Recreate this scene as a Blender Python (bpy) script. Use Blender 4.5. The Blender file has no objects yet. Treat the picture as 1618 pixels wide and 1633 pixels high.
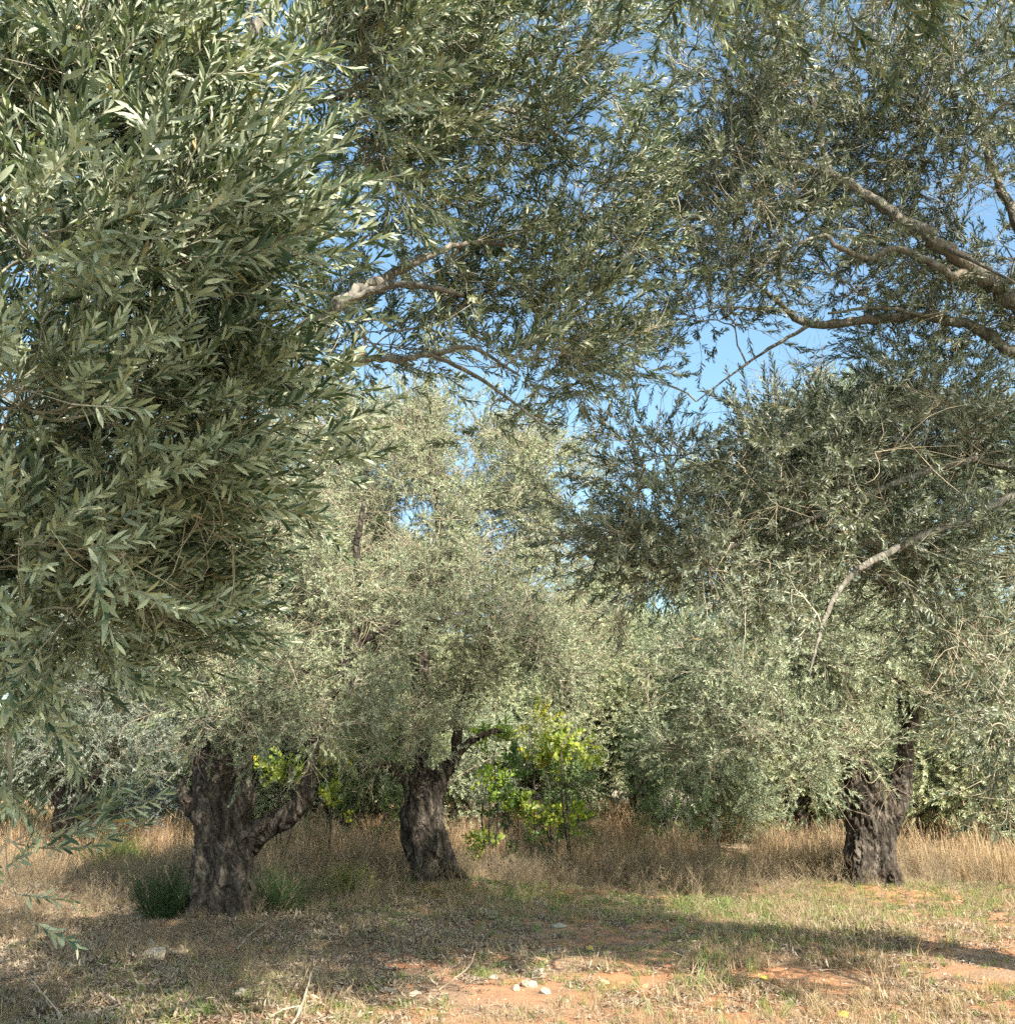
import bpy, bmesh, math, random
import numpy as np
from mathutils import Vector, Matrix

random.seed(7)
RNG = np.random.default_rng(7)
SC = bpy.context.scene
COL = SC.collection
R = math.radians

# ------------------------------------------------------------------ camera
CAM_H = 1.5
PITCH = R(14.6)
FPX = 1588.0                      # focal length in photograph pixels (1618 wide)
cam_d = bpy.data.cameras.new('camera')
cam_d.sensor_fit = 'HORIZONTAL'
cam_d.sensor_width = 36.0
cam_d.lens = 36.0 * FPX / 1618.0
cam_d.clip_start = 0.05
cam_d.clip_end = 4000
cam = bpy.data.objects.new('camera', cam_d)
cam.location = (0, 0, CAM_H)
cam.rotation_euler = (R(90) + PITCH, 0, 0)
COL.objects.link(cam)
SC.camera = cam

# ------------------------------------------------------------------ sky, sun, exposure
SUN_EL, SUN_AZ = R(38), R(150)    # azimuth clockwise from +Y: behind the camera, to the right
w = bpy.data.worlds.new('World')
SC.world = w
w.use_nodes = True
nt = w.node_tree
bg = nt.nodes['Background']
sky = nt.nodes.new('ShaderNodeTexSky')
sky.sky_type = 'NISHITA'
sky.sun_disc = False
sky.sun_elevation = SUN_EL
sky.sun_rotation = SUN_AZ
sky.air_density = 1.0
sky.dust_density = 2.6
sky.ozone_density = 0.35
tint = nt.nodes.new('ShaderNodeMix'); tint.data_type = 'RGBA'; tint.blend_type = 'MULTIPLY'; tint.inputs[0].default_value = 1
tint.inputs[7].default_value = (.84, 1.02, 1.0, 1)     # clear maritime air, a touch more cyan
nt.links.new(sky.outputs[0], tint.inputs[6]); nt.links.new(tint.outputs[2], bg.inputs[0])
bg.inputs[1].default_value = 0.115
sun_d = bpy.data.lights.new('sun', 'SUN')
sun_d.energy = 5.0
sun_d.angle = R(0.53)
sun_d.color = (1.0, 0.93, 0.79)
sun = bpy.data.objects.new('sun', sun_d)
to_sun = Vector((math.sin(SUN_AZ) * math.cos(SUN_EL), math.cos(SUN_AZ) * math.cos(SUN_EL), math.sin(SUN_EL)))
sun.rotation_euler = to_sun.to_track_quat('Z', 'Y').to_euler()
sun.location = (20, -20, 20)
COL.objects.link(sun)
SC.view_settings.view_transform = 'Standard'
SC.view_settings.look = 'None'
SC.view_settings.exposure = 1.56
SC.view_settings.gamma = 1.0
SC.view_settings.use_curve_mapping = False
SC.render.engine = 'CYCLES'
SC.cycles.max_bounces = 6
SC.cycles.diffuse_bounces = 2
SC.cycles.transmission_bounces = 4
SC.cycles.sample_clamp_indirect = 4.0
SC.cycles.transparent_max_bounces = 6
SC.cycles.use_denoising = False

# ------------------------------------------------------------------ small helpers
CP, SP = math.cos(PITCH), math.sin(PITCH)

def P(px, py, d):
    """the point of the place seen at pixel (px, py) of the photograph, d metres ahead"""
    x, z = (px - 809) / FPX, (816.5 - py) / FPX
    ry, rz = CP - z * SP, SP + z * CP
    t = d / ry
    return np.array([x * t, d, CAM_H + rz * t])

def G(px, py):
    """the ground point (z about 0) seen at that pixel"""
    x, z = (px - 809) / FPX, (816.5 - py) / FPX
    ry, rz = CP - z * SP, SP + z * CP
    t = -CAM_H / rz
    X, Y = x * t, ry * t
    return X, Y

def hash2(i, j, s):
    h = (i.astype(np.int64) * 374761393 + j.astype(np.int64) * 668265263 + s * 982451653) & 0x7fffffff
    h = ((h ^ (h >> 13)) * 1274126177) & 0x7fffffff
    return ((h ^ (h >> 16)) & 0xffff) / 65535.0

def vnoise(x, y, s=0):
    x = np.asarray(x, float); y = np.asarray(y, float)
    i, j = np.floor(x), np.floor(y)
    u, v = x - i, y - j
    u, v = u * u * (3 - 2 * u), v * v * (3 - 2 * v)
    a, b = hash2(i, j, s), hash2(i + 1, j, s)
    c, d = hash2(i, j + 1, s), hash2(i + 1, j + 1, s)
    return a + (b - a) * u + (c - a) * v + (a - b - c + d) * u * v

def fbm(x, y, s=0, o=4):
    t, a, f = 0, 0.5, 1.0
    for k in range(o):
        t = t + a * vnoise(np.asarray(x) * f, np.asarray(y) * f, s + k * 17)
        a *= .5; f *= 2.03
    return t

MOUNDS = []                        # (x, y, radius, height) earth heaped round trunks
def ground_z(x, y):
    x = np.asarray(x, float); y = np.asarray(y, float)
    z = 0.16 * (fbm(x * .25, y * .25, 3, 3) - .45) + 0.05 * (fbm(x * 1.7, y * 1.7, 9, 3) - .45)
    z = z + np.clip((y - 30) / 60, 0, 1) ** 2 * 3.0
    for mx, my, r, h in MOUNDS:
        z = z + h * np.exp(-((x - mx) ** 2 + (y - my) ** 2) / (r * r))
    return z

def tag(o, label=None, cat=None, group=None, kind=None):
    if label: o['label'] = label
    if cat: o['category'] = cat
    if group: o['group'] = group
    if kind: o['kind'] = kind
    return o

def link(o, parent=None):
    COL.objects.link(o)
    if parent is not None: o.parent = parent
    return o

def empty(name, loc=(0, 0, 0)):
    o = bpy.data.objects.new(name, None)
    o.location = loc
    o.empty_display_size = .2
    return link(o)

def mesh_np(name, V, F, mat=None, smooth=True, attrs=None):
    """V (n,3), F list of (k,4) or (k,3) index arrays"""
    me = bpy.data.meshes.new(name)
    V = np.ascontiguousarray(V, dtype=np.float32)
    me.vertices.add(len(V))
    me.vertices.foreach_set('co', V.ravel())
    if F is not None:
        Fs = F if isinstance(F, list) else [F]
        Fs = [f for f in Fs if len(f)]
        nl = sum(f.size for f in Fs); npoly = sum(len(f) for f in Fs)
        me.loops.add(nl); me.polygons.add(npoly)
        me.loops.foreach_set('vertex_index', np.concatenate([f.ravel() for f in Fs]).astype(np.int32))
        sizes = np.concatenate([np.full(len(f), f.shape[1]) for f in Fs])
        starts = np.concatenate([[0], np.cumsum(sizes)[:-1]]).astype(np.int32)
        me.polygons.foreach_set('loop_start', starts)
        if smooth: me.polygons.foreach_set('use_smooth', np.ones(npoly, bool))
    if attrs:
        for k, (ty, val) in attrs.items():
            a = me.attributes.new(k, ty, 'POINT')
            key = {'FLOAT': 'value', 'INT': 'value', 'FLOAT_VECTOR': 'vector'}[ty]
            a.data.foreach_set(key, np.ascontiguousarray(val).ravel())
    me.update(calc_edges=True)
    me.validate()
    if mat: me.materials.append(mat)
    return me

def norm(a):
    return a / np.maximum(np.linalg.norm(a, axis=-1, keepdims=True), 1e-9)

def tubes(paths, rad, sides=4):
    """paths (N,K,3), rad (N,K) -> verts, quads"""
    paths = np.asarray(paths, float); rad = np.asarray(rad, float)
    N, K, _ = paths.shape
    T = norm(np.gradient(paths, axis=1))
    ref = np.zeros((N, 1, 3)); ref[..., :] = (0.31, 0.83, 0.46)
    ref = ref * np.where(RNG.random((N, 1, 1)) > .5, 1, -1)
    A = norm(np.cross(T, np.broadcast_to(ref, T.shape)) + 1e-6)
    B = np.cross(T, A)
    ang = np.arange(sides) / sides * 2 * np.pi
    V = paths[:, :, None, :] + rad[:, :, None, None] * (np.cos(ang)[None, None, :, None] * A[:, :, None, :] + np.sin(ang)[None, None, :, None] * B[:, :, None, :])
    V = V.reshape(-1, 3)
    n, k, s = np.meshgrid(np.arange(N), np.arange(K - 1), np.arange(sides), indexing='ij')
    b = n * K * sides
    s2 = (s + 1) % sides
    F = np.stack([b + k * sides + s, b + k * sides + s2, b + (k + 1) * sides + s2, b + (k + 1) * sides + s], -1).reshape(-1, 4)
    return V, F

def catmull(pts, n):
    pts = np.asarray(pts, float)
    p = np.vstack([2 * pts[0] - pts[1], pts, 2 * pts[-1] - pts[-2]])
    out = []
    for i in range(1, len(p) - 2):
        for t in np.arange(n) / n:
            a, b, c, d = p[i - 1], p[i], p[i + 1], p[i + 2]
            out.append(.5 * ((2 * b) + (-a + c) * t + (2 * a - 5 * b + 4 * c - d) * t * t + (-a + 3 * b - 3 * c + d) * t ** 3))
    out.append(p[-2])
    return np.array(out)

# ------------------------------------------------------------------ materials
def new_mat(name):
    m = bpy.data.materials.new(name); m.use_nodes = True
    n = m.node_tree.nodes; l = m.node_tree.links
    return m, n, l, n['Principled BSDF']

def leaf_mat(name, tops, unders, rough=.42, trans=.22, spec=.45):
    m, n, l, b = new_mat(name)
    at = n.new('ShaderNodeAttribute'); at.attribute_name = 'lr'
    oi = n.new('ShaderNodeObjectInfo')
    ad = n.new('ShaderNodeMath'); ad.operation = 'ADD'
    l.new(at.outputs['Fac'], ad.inputs[0]); l.new(oi.outputs['Random'], ad.inputs[1])
    fr = n.new('ShaderNodeMath'); fr.operation = 'FRACT'; l.new(ad.outputs[0], fr.inputs[0])
    def ramp(cols):
        r = n.new('ShaderNodeValToRGB')
        e = r.color_ramp.elements
        e[0].position, e[0].color = cols[0][0], (*cols[0][1], 1)
        e[1].position, e[1].color = cols[-1][0], (*cols[-1][1], 1)
        for p_, c in cols[1:-1]:
            x = e.new(p_); x.color = (*c, 1)
        l.new(fr.outputs[0], r.inputs[0]); return r
    rt, ru = ramp(tops), ramp(unders)
    ge = n.new('ShaderNodeNewGeometry')
    mx = n.new('ShaderNodeMix'); mx.data_type = 'RGBA'
    l.new(ge.outputs['Backfacing'], mx.inputs[0]); l.new(rt.outputs[0], mx.inputs[6]); l.new(ru.outputs[0], mx.inputs[7])
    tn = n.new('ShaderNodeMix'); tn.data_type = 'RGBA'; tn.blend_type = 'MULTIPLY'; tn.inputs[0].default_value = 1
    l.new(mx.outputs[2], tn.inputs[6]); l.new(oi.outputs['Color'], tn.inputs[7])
    l.new(tn.outputs[2], b.inputs['Base Color'])
    b.inputs['Roughness'].default_value = rough
    b.inputs['Specular IOR Level'].default_value = spec
    tr = n.new('ShaderNodeBsdfTranslucent')
    hs = n.new('ShaderNodeMix'); hs.data_type = 'RGBA'; hs.blend_type = 'MULTIPLY'; hs.inputs[0].default_value = 1
    l.new(tn.outputs[2], hs.inputs[6]); hs.inputs[7].default_value = (1.15, 1.25, .6, 1)
    l.new(hs.outputs[2], tr.inputs[0])
    ms = n.new('ShaderNodeMixShader'); ms.inputs[0].default_value = trans
    l.new(b.outputs[0], ms.inputs[1]); l.new(tr.outputs[0], ms.inputs[2])
    l.new(ms.outputs[0], n['Material Output'].inputs[0])
    return m

M = {}
M['olive'] = leaf_mat('olive_leaf',
    [(0, (.028, .053, .039)), (.35, (.048, .081, .058)), (.6, (.080, .114, .077)), (.85, (.124, .152, .096)), (.985, (.16, .165, .09)), (1, (.26, .17, .07))],
    [(0, (.17, .205, .175)), (.5, (.245, .28, .235)), (.985, (.34, .36, .29)), (1, (.32, .24, .14))])
M['shrub_leaf'] = leaf_mat('broad_leaf',
    [(0, (.10, .18, .035)), (.4, (.24, .34, .045)), (.75, (.42, .47, .055)), (1, (.50, .43, .07))],
    [(0, (.16, .26, .07)), (1, (.42, .46, .10))], rough=.4, trans=.45)
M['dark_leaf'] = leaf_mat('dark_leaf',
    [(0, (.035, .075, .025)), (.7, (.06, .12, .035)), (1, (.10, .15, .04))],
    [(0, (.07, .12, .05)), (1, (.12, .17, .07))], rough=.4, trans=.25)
M['dry_blade'] = leaf_mat('dry_blade',
    [(0, (.24, .165, .11)), (.4, (.36, .26, .175)), (.8, (.50, .385, .27)), (1, (.33, .28, .23))],
    [(0, (.26, .185, .125)), (1, (.46, .36, .25))], rough=.75, trans=.25, spec=.2)
M['weed_blade'] = leaf_mat('grey_weed',
    [(0, (.17, .13, .09)), (.5, (.27, .21, .14)), (1, (.36, .28, .18))],
    [(0, (.19, .15, .10)), (1, (.30, .24, .16))], rough=.8, trans=.15, spec=.2)
M['green_blade'] = leaf_mat('green_blade',
    [(0, (.10, .16, .04)), (.5, (.17, .24, .06)), (.85, (.26, .30, .09)), (1, (.42, .38, .18))],
    [(0, (.12, .18, .05)), (1, (.26, .30, .10))], rough=.5, trans=.35)
M['litter_leaf'] = leaf_mat('fallen_leaf',
    [(0, (.09, .055, .036)), (.5, (.17, .11, .072)), (.85, (.27, .19, .13)), (1, (.40, .33, .25))],
    [(0, (.20, .15, .11)), (1, (.34, .28, .21))], rough=.7, trans=.08, spec=.25)
M['yellow_leaf'] = leaf_mat('yellow_leaf', [(0, (.62, .42, .05)), (1, (.70, .50, .08))], [(0, (.6, .45, .1)), (1, (.6, .45, .1))], trans=.3)

def bark_mat(name, dark, mid, light, scale, bump, stretch=.18):
    m, n, l, b = new_mat(name)
    tc = n.new('ShaderNodeTexCoord')
    mp = n.new('ShaderNodeMapping'); mp.inputs['Scale'].default_value = (1, 1, stretch)
    l.new(tc.outputs['Object'], mp.inputs[0])
    dn = n.new('ShaderNodeTexNoise'); dn.inputs['Scale'].default_value = 3; dn.inputs['Detail'].default_value = 3
    l.new(tc.outputs['Object'], dn.inputs['Vector'])
    va = n.new('ShaderNodeMix'); va.data_type = 'RGBA'; va.blend_type = 'LINEAR_LIGHT'; va.inputs[0].default_value = .12
    l.new(mp.outputs[0], va.inputs[6]); l.new(dn.outputs['Color'], va.inputs[7])
    no = n.new('ShaderNodeTexNoise'); no.inputs['Scale'].default_value = scale; no.inputs['Detail'].default_value = 9; no.inputs['Roughness'].default_value = .68
    l.new(va.outputs[2], no.inputs['Vector'])
    vo = n.new('ShaderNodeTexVoronoi'); vo.feature = 'DISTANCE_TO_EDGE'; vo.inputs['Scale'].default_value = scale * 1.3
    l.new(va.outputs[2], vo.inputs['Vector'])
    r = n.new('ShaderNodeValToRGB'); e = r.color_ramp.elements
    e[0].position, e[0].color = .33, (*dark, 1); e[1].position, e[1].color = .72, (*light, 1)
    x = e.new(.5); x.color = (*mid, 1)
    l.new(no.outputs['Fac'], r.inputs[0])
    # rust brown stains of lichen and raw wood
    n2 = n.new('ShaderNodeTexNoise'); n2.inputs['Scale'].default_value = 2.6; n2.inputs['Detail'].default_value = 5
    l.new(tc.outputs['Object'], n2.inputs['Vector'])
    r2 = n.new('ShaderNodeMapRange'); r2.inputs[1].default_value = .54; r2.inputs[2].default_value = .72
    l.new(n2.outputs['Fac'], r2.inputs[0])
    mx = n.new('ShaderNodeMix'); mx.data_type = 'RGBA'
    l.new(r2.outputs[0], mx.inputs[0]); l.new(r.outputs[0], mx.inputs[6]); mx.inputs[7].default_value = (mid[0] * 1.15, mid[1] * 1.0, mid[2] * .9, 1)
    l.new(mx.outputs[2], b.inputs['Base Color'])
    b.inputs['Roughness'].default_value = .9
    b.inputs['Specular IOR Level'].default_value = .2
    mul = n.new('ShaderNodeMath'); mul.operation = 'MULTIPLY_ADD'
    cl = n.new('ShaderNodeMath'); cl.operation = 'MINIMUM'; cl.inputs[1].default_value = .22
    l.new(vo.outputs['Distance'], cl.inputs[0])
    l.new(cl.outputs[0], mul.inputs[0]); mul.inputs[1].default_value = 2.0; l.new(no.outputs['Fac'], mul.inputs[2])
    bp = n.new('ShaderNodeBump'); bp.inputs['Strength'].default_value = .9; bp.inputs['Distance'].default_value = bump
    l.new(mul.outputs[0], bp.inputs['Height']); l.new(bp.outputs[0], b.inputs['Normal'])
    return m

M['bark'] = bark_mat('olive_bark', (.012, .010, .008), (.050, .041, .034), (.21, .175, .145), 15, .035)
M['limb_bark'] = bark_mat('smooth_olive_bark', (.06, .053, .045), (.155, .14, .12), (.31, .285, .25), 26, .010, .35)

def simple_noise_mat(name, a, b_, scale, rough=.85):
    m, n, l, b = new_mat(name)
    no = n.new('ShaderNodeTexNoise'); no.inputs['Scale'].default_value = scale; no.inputs['Detail'].default_value = 6
    tc = n.new('ShaderNodeTexCoord'); l.new(tc.outputs['Object'], no.inputs['Vector'])
    r = n.new('ShaderNodeValToRGB'); e = r.color_ramp.elements
    e[0].position, e[0].color = .35, (*a, 1); e[1].position, e[1].color = .65, (*b_, 1)
    l.new(no.outputs['Fac'], r.inputs[0]); l.new(r.outputs[0], b.inputs['Base Color'])
    b.inputs['Roughness'].default_value = rough; b.inputs['Specular IOR Level'].default_value = .25
    bp = n.new('ShaderNodeBump'); bp.inputs['Strength'].default_value = .6; bp.inputs['Distance'].default_value = .01
    l.new(no.outputs['Fac'], bp.inputs['Height']); l.new(bp.outputs[0], b.inputs['Normal'])
    return m

M['twig'] = simple_noise_mat('olive_twig', (.15, .135, .105), (.40, .365, .29), 5)
M['dry_twig'] = simple_noise_mat('bare_pale_twig', (.30, .24, .17), (.46, .39, .29), 5)
M['limestone'] = simple_noise_mat('limestone', (.24, .20, .15), (.46, .40, .32), 9)
M['stained_stone'] = simple_noise_mat('clay_stained_stone', (.36, .20, .11), (.52, .38, .26), 8)
M['grey_stone'] = simple_noise_mat('weathered_wall_stone', (.20, .20, .20), (.38, .37, .35), 4)

# ------------------------------------------------------------------ prototypes that foliage is made of
PROTO = bpy.data.collections.new('foliage_prototypes')   # never linked to the scene

def leaf_arrays(base, d, up, L, W, curl, segs=4, fold=.25):
    """one lanceolate leaf from `base` along d with face normal `up`"""
    d = norm(d); side = norm(np.cross(d, up)); up = np.cross(side, d)
    ts = np.linspace(0, 1, segs + 1)
    wf = {4: [.10, .66, 1.0, .86, .08], 3: [.12, .85, .92, .06], 2: [.15, 1.0, .05]}[segs]
    V = []
    for t, wd in zip(ts, wf):
        c = base + d * L * t - up * curl * L * t * t
        h = W * .5 * wd
        V += [c - side * h + up * h * fold, c, c + side * h + up * h * fold]
    F = []
    for k in range(segs):
        o = k * 3
        F += [[o, o + 3, o + 4, o + 1], [o + 1, o + 4, o + 5, o + 2]]
    return np.array(V), np.array(F)

def sprig_leaves(rng, L, pairs, ll, spread):
    """placements of the leaves of a sprig along +Z: (base, direction, up, length)"""
    bend = rng.normal(0, .12, 2)
    axis = lambda t: np.array([bend[0] * L * t * t, bend[1] * L * t * t, L * t])
    out = []
    phi = rng.random() * 6.28
    for k in range(pairs):
        t = .12 + .86 * k / (pairs - 1)
        phi += math.pi / 2 + rng.normal(0, .35)
        for s in (0, 1):
            if rng.random() < .10: continue
            a = phi + s * math.pi + rng.normal(0, .25)
            out_d = np.array([math.cos(a), math.sin(a), 0])
            el = spread * (1.05 - .45 * t) + rng.normal(0, .16)
            d = out_d * math.sin(el) + np.array([0, 0, 1]) * math.cos(el)
            up = np.array([0, 0, 1]) * math.sin(el) - out_d * math.cos(el)
            # leaf blades twist on their stalks
            tw = rng.normal(0, .7)
            sd = np.cross(d, up)
            up = up * math.cos(tw) + sd * math.sin(tw)
            size = ll * (.72 + .42 * math.sin(math.pi * (.15 + .8 * t))) * rng.uniform(.75, 1.15)
            out.append((axis(t), d, up, size))
    a = rng.random() * 6.28
    out.append((axis(1), np.array([.2 * math.cos(a), .2 * math.sin(a), 1]), np.array([math.cos(a), math.sin(a), 0]), ll * .7))
    path = np.array([axis(t) for t in np.linspace(0, 1, 5)])
    return out, path

def join_arrays(parts):
    V, F4, at, off = [], [], [], 0
    for v, f, a in parts:
        V.append(v); F4.append(f + off); at.append(np.full(len(v), a) if np.isscalar(a) else a); off += len(v)
    return np.vstack(V), np.vstack(F4), np.concatenate(at).astype(np.float32)

def proto(name, leafparts, stemparts, mat, stem_mat):
    parts = leafparts + stemparts
    V, F, A = join_arrays(parts)
    me = mesh_np(name, V, F, None, True, {'lr': ('FLOAT', A)})
    me.materials.append(mat); me.materials.append(stem_mat)
    nlf = sum(len(p_[1]) for p_ in leafparts)
    idx = np.zeros(len(F), np.int32); idx[nlf:] = 1
    me.polygons.foreach_set('material_index', idx)
    o = bpy.data.objects.new(name, me)
    PROTO.objects.link(o)
    return o

SPRIG_DEF, SPRIGS = [], []
_r = np.random.default_rng(11)
for i in range(7):
    L = _r.uniform(.20, .30)
    lv, path = sprig_leaves(_r, L, int(L / .015), .056, .78)
    SPRIG_DEF.append((lv, path))
    lp = []
    for b_, d_, u_, s_ in lv:
        v, f = leaf_arrays(b_, d_, u_, s_, s_ * _r.uniform(.165, .22), _r.normal(.06, .10))
        lp.append((v, f, float(_r.random())))
    v, f = tubes(path[None], np.array([[.0022, .0019, .0016, .0012, .0008]]), 3)
    SPRIGS.append(proto('olive_sprig', lp, [(v, f, 0.)], M['olive'], M['twig']))

# bare branching twig ends (no leaves)
BARES = []
for i in range(3):
    sp = []
    for k in range(9):
        a = _r.random() * 6.28; z0 = _r.uniform(0, .3)
        d = np.array([math.cos(a) * .7, math.sin(a) * .7, _r.uniform(.3, 1)])
        t = np.linspace(0, 1, 5)[:, None]
        path = np.array([0, 0, z0 if k else 0]) + (d * .38 * t if k else np.array([0, 0, .5]) * t) + _r.normal(0, .035, 3) * np.sin(t * 3) + np.array([0, 0, -.12]) * t * t
        v, f = tubes(path[None], np.linspace(.0035 if k == 0 else .0024, .0009, 5)[None], 3)
        sp.append((v, f, .3))
    BARES.append(proto('bare_twig', [], sp, M['dry_twig'], M['dry_twig']))

def blade_tuft(name, n, h0, h1, lean, width, mat, rad, seedheads=0):
    bl = []
    for k in range(n):
        a = _r.random() * 6.28; r = rad * math.sqrt(_r.random())
        h = _r.uniform(h0, h1); ln = abs(_r.normal(0, lean)) + .05; b2 = _r.random() * 6.28
        base = np.array([math.cos(a) * r, math.sin(a) * r, -.01])
        out = np.array([math.cos(b2), math.sin(b2), 0])
        sd = np.array([-out[1], out[0], 0])
        V = []
        for t, wd in ((0, 1), (.4, .85), (.75, .55), (1, .08)):
            c = base + np.array([0, 0, h * t * (1 - .25 * ln * t)]) + out * h * ln * t * t
            V += [c - sd * width * wd * .5, c + sd * width * wd * .5]
        bl.append((np.array(V), np.array([[0, 1, 3, 2], [2, 3, 5, 4], [4, 5, 7, 6]]), float(_r.random())))
        if seedheads and _r.random() < seedheads:
            tip = V[-1]
            for q in range(4):
                dd = out * .5 + np.array([_r.normal(0, .4), _r.normal(0, .4), .8])
                v, f = leaf_arrays(tip - np.array([0, 0, q * .012]), dd, sd + .01, .022, .006, 0, 2)
                bl.append((v, f, float(_r.random())))
    return proto(name, bl, [], mat, mat)

TALL_DRY = [blade_tuft('tall_dry_tuft', 26, .25, .62, .35, .006, M['dry_blade'], .09, .35) for _ in range(3)]
SHORT_DRY = [blade_tuft('short_dry_tuft', 26, .05, .2, .9, .005, M['dry_blade'], .09) for _ in range(3)]
SHORT_GREEN = [blade_tuft('short_green_tuft', 30, .03, .12, .8, .006, M['green_blade'], .09) for _ in range(3)]
LONG_GREEN = [blade_tuft('long_green_tuft', 16, .1, .26, .6, .007, M['green_blade'], .05) for _ in range(2)]

def weed(name, mat):
    sp = []
    for k in range(5):
        a = _r.random() * 6.28; h = _r.uniform(.22, .5)
        d = np.array([math.cos(a) * .3, math.sin(a) * .3, 1])
        t = np.linspace(0, 1, 4)[:, None]
        path = np.array([_r.normal(0, .03), _r.normal(0, .03), 0]) + d * h * t + _r.normal(0, .02, 3) * t * t
        v, f = tubes(path[None], np.linspace(.0028, .001, 4)[None], 3); sp.append((v, f, float(_r.random())))
        for q in range(6):
            tt = _r.uniform(.3, 1); b2 = _r.random() * 6.28
            st = path[0] + (path[-1] - path[0]) * tt
            dd = np.array([math.cos(b2) * .8, math.sin(b2) * .8, .7]) * _r.uniform(.06, .14)
            pp = st + dd * t
            v, f = tubes(pp[None], np.linspace(.0018, .0008, 4)[None], 3); sp.append((v, f, float(_r.random())))
            v, f = leaf_arrays(pp[-1], dd, np.array([.2, .1, 1.]), .02, .007, .1, 2); sp.append((v, f, float(_r.random())))
    V, F, A = join_arrays(sp)
    return proto(name, sp, [], mat, mat)
WEEDS = [weed('dry_weed', M['weed_blade']) for _ in range(4)]

def litter(name, mat, n, rad):
    lp = []
    for k in range(n):
        a = _r.random() * 6.28; r = rad * math.sqrt(_r.random())
        b_ = np.array([math.cos(a) * r, math.sin(a) * r, _r.uniform(.002, .02)])
        th = _r.random() * 6.28
        s_ = _r.uniform(.035, .06)
        v, f = leaf_arrays(b_, np.array([math.cos(th), math.sin(th), _r.normal(0, .3)]), np.array([_r.normal(0, .4), _r.normal(0, .4), 1]), s_, s_ * .24, _r.normal(0, .3), 3)
        lp.append((v, f, float(_r.random())))
    for k in range(3):
        th = _r.random() * 6.28; d = np.array([math.cos(th), math.sin(th), .05]); t = np.linspace(-.5, .5, 4)[:, None]
        p_ = np.array([_r.normal(0, rad * .5), _r.normal(0, rad * .5), .014]) + d * t * _r.uniform(.1, .25) + _r.normal(0, .01, 3) * t * t * 4
        v, f = tubes(p_[None], np.full((1, 4), .002), 3); lp.append((v, f, .9))
    return proto(name, lp, [], mat, mat)
LITTERS = [litter('leaf_litter_patch', M['litter_leaf'], 30, .14) for _ in range(4)]

def rock_mesh(name, mat, seed, sub=2, squash=.6, rough=.32):
    rr = np.random.default_rng(seed)
    bm = bmesh.new(); bmesh.ops.create_icosphere(bm, subdivisions=sub, radius=.5)
    cuts = [(norm(rr.normal(0, 1, 3)), rr.uniform(.22, .40)) for _ in range(9)]
    sc = np.array([1, rr.uniform(.65, .95), squash])
    for v in bm.verts:
        p_ = np.array(v.co)
        for nn, dd in cuts:
            e = p_ @ nn - dd
            if e > 0: p_ = p_ - nn * e * .92
        p_ = p_ * sc * (1 + rough * .25 * (rr.random() - .5))
        v.co = p_
    me = bpy.data.meshes.new(name); bm.to_mesh(me); bm.free()
    me.materials.append(mat)
    return me
PEBBLES = []
for i in range(5):
    o = bpy.data.objects.new('pebble', rock_mesh('pebble', M['limestone'] if i < 3 else M['stained_stone'], 40 + i, 1, .6)); PROTO.objects.link(o); PEBBLES.append(o)

def broad_sprig(name, mat, ll, wr, n):
    lp = []
    for k in range(n):
        t = (k + 1) / n; a = k * 2.4 + _r.normal(0, .3)
        el = 1.15 - .5 * t
        od = np.array([math.cos(a), math.sin(a), 0]); d = od * math.sin(el) + np.array([0, 0, math.cos(el)])
        up = np.array([0, 0, 1]) * math.sin(el) - od * math.cos(el)
        s_ = ll * _r.uniform(.7, 1.1)
        v, f = leaf_arrays(np.array([0, 0, .22 * t]), d, up, s_, s_ * wr, _r.uniform(0, .3), 4)
        lp.append((v, f, float(_r.random())))
    v, f = tubes(np.array([[[0, 0, 0], [0, 0, .11], [0, 0, .22]]], float), np.array([[.003, .002, .001]]), 3)
    return proto(name, lp, [(v, f, 0.)], mat, M['twig'])
BROADS = [broad_sprig('broad_sprig', M['shrub_leaf'], .085, .62, 9) for _ in range(3)]
DARKS = [broad_sprig('dark_sprig', M['dark_leaf'], .05, .40, 14) for _ in range(3)]

# ------------------------------------------------------------------ geometry nodes scatter
_groups = {}
def scatter_group(protos):
    key = tuple(o.name for o in protos)
    if key in _groups: return _groups[key]
    g = bpy.data.node_groups.new('scatter', 'GeometryNodeTree')
    g.interface.new_socket('Geometry', in_out='INPUT', socket_type='NodeSocketGeometry')
    g.interface.new_socket('Geometry', in_out='OUTPUT', socket_type='NodeSocketGeometry')
    n, l = g.nodes, g.links
    gi, go = n.new('NodeGroupInput'), n.new('NodeGroupOutput')
    g2i = n.new('GeometryNodeGeometryToInstance')
    for o in reversed(protos):
        oi = n.new('GeometryNodeObjectInfo'); oi.inputs['Object'].default_value = o
        l.new(oi.outputs['Geometry'], g2i.inputs[0])
    iop = n.new('GeometryNodeInstanceOnPoints')
    iop.inputs['Pick Instance'].default_value = True
    l.new(gi.outputs[0], iop.inputs['Points'])
    l.new(g2i.outputs[0], iop.inputs['Instance'])
    def named(nm, ty):
        a = n.new('GeometryNodeInputNamedAttribute'); a.data_type = ty; a.inputs['Name'].default_value = nm
        return a.outputs[0]
    l.new(named('pid', 'INT'), iop.inputs['Instance Index'])
    l.new(named('scl', 'FLOAT'), iop.inputs['Scale'])
    e2r = n.new('FunctionNodeEulerToRotation')
    l.new(named('rot', 'FLOAT_VECTOR'), e2r.inputs[0]); l.new(e2r.outputs[0], iop.inputs['Rotation'])
    l.new(iop.outputs[0], go.inputs[0])
    _groups[key] = g
    return g

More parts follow.
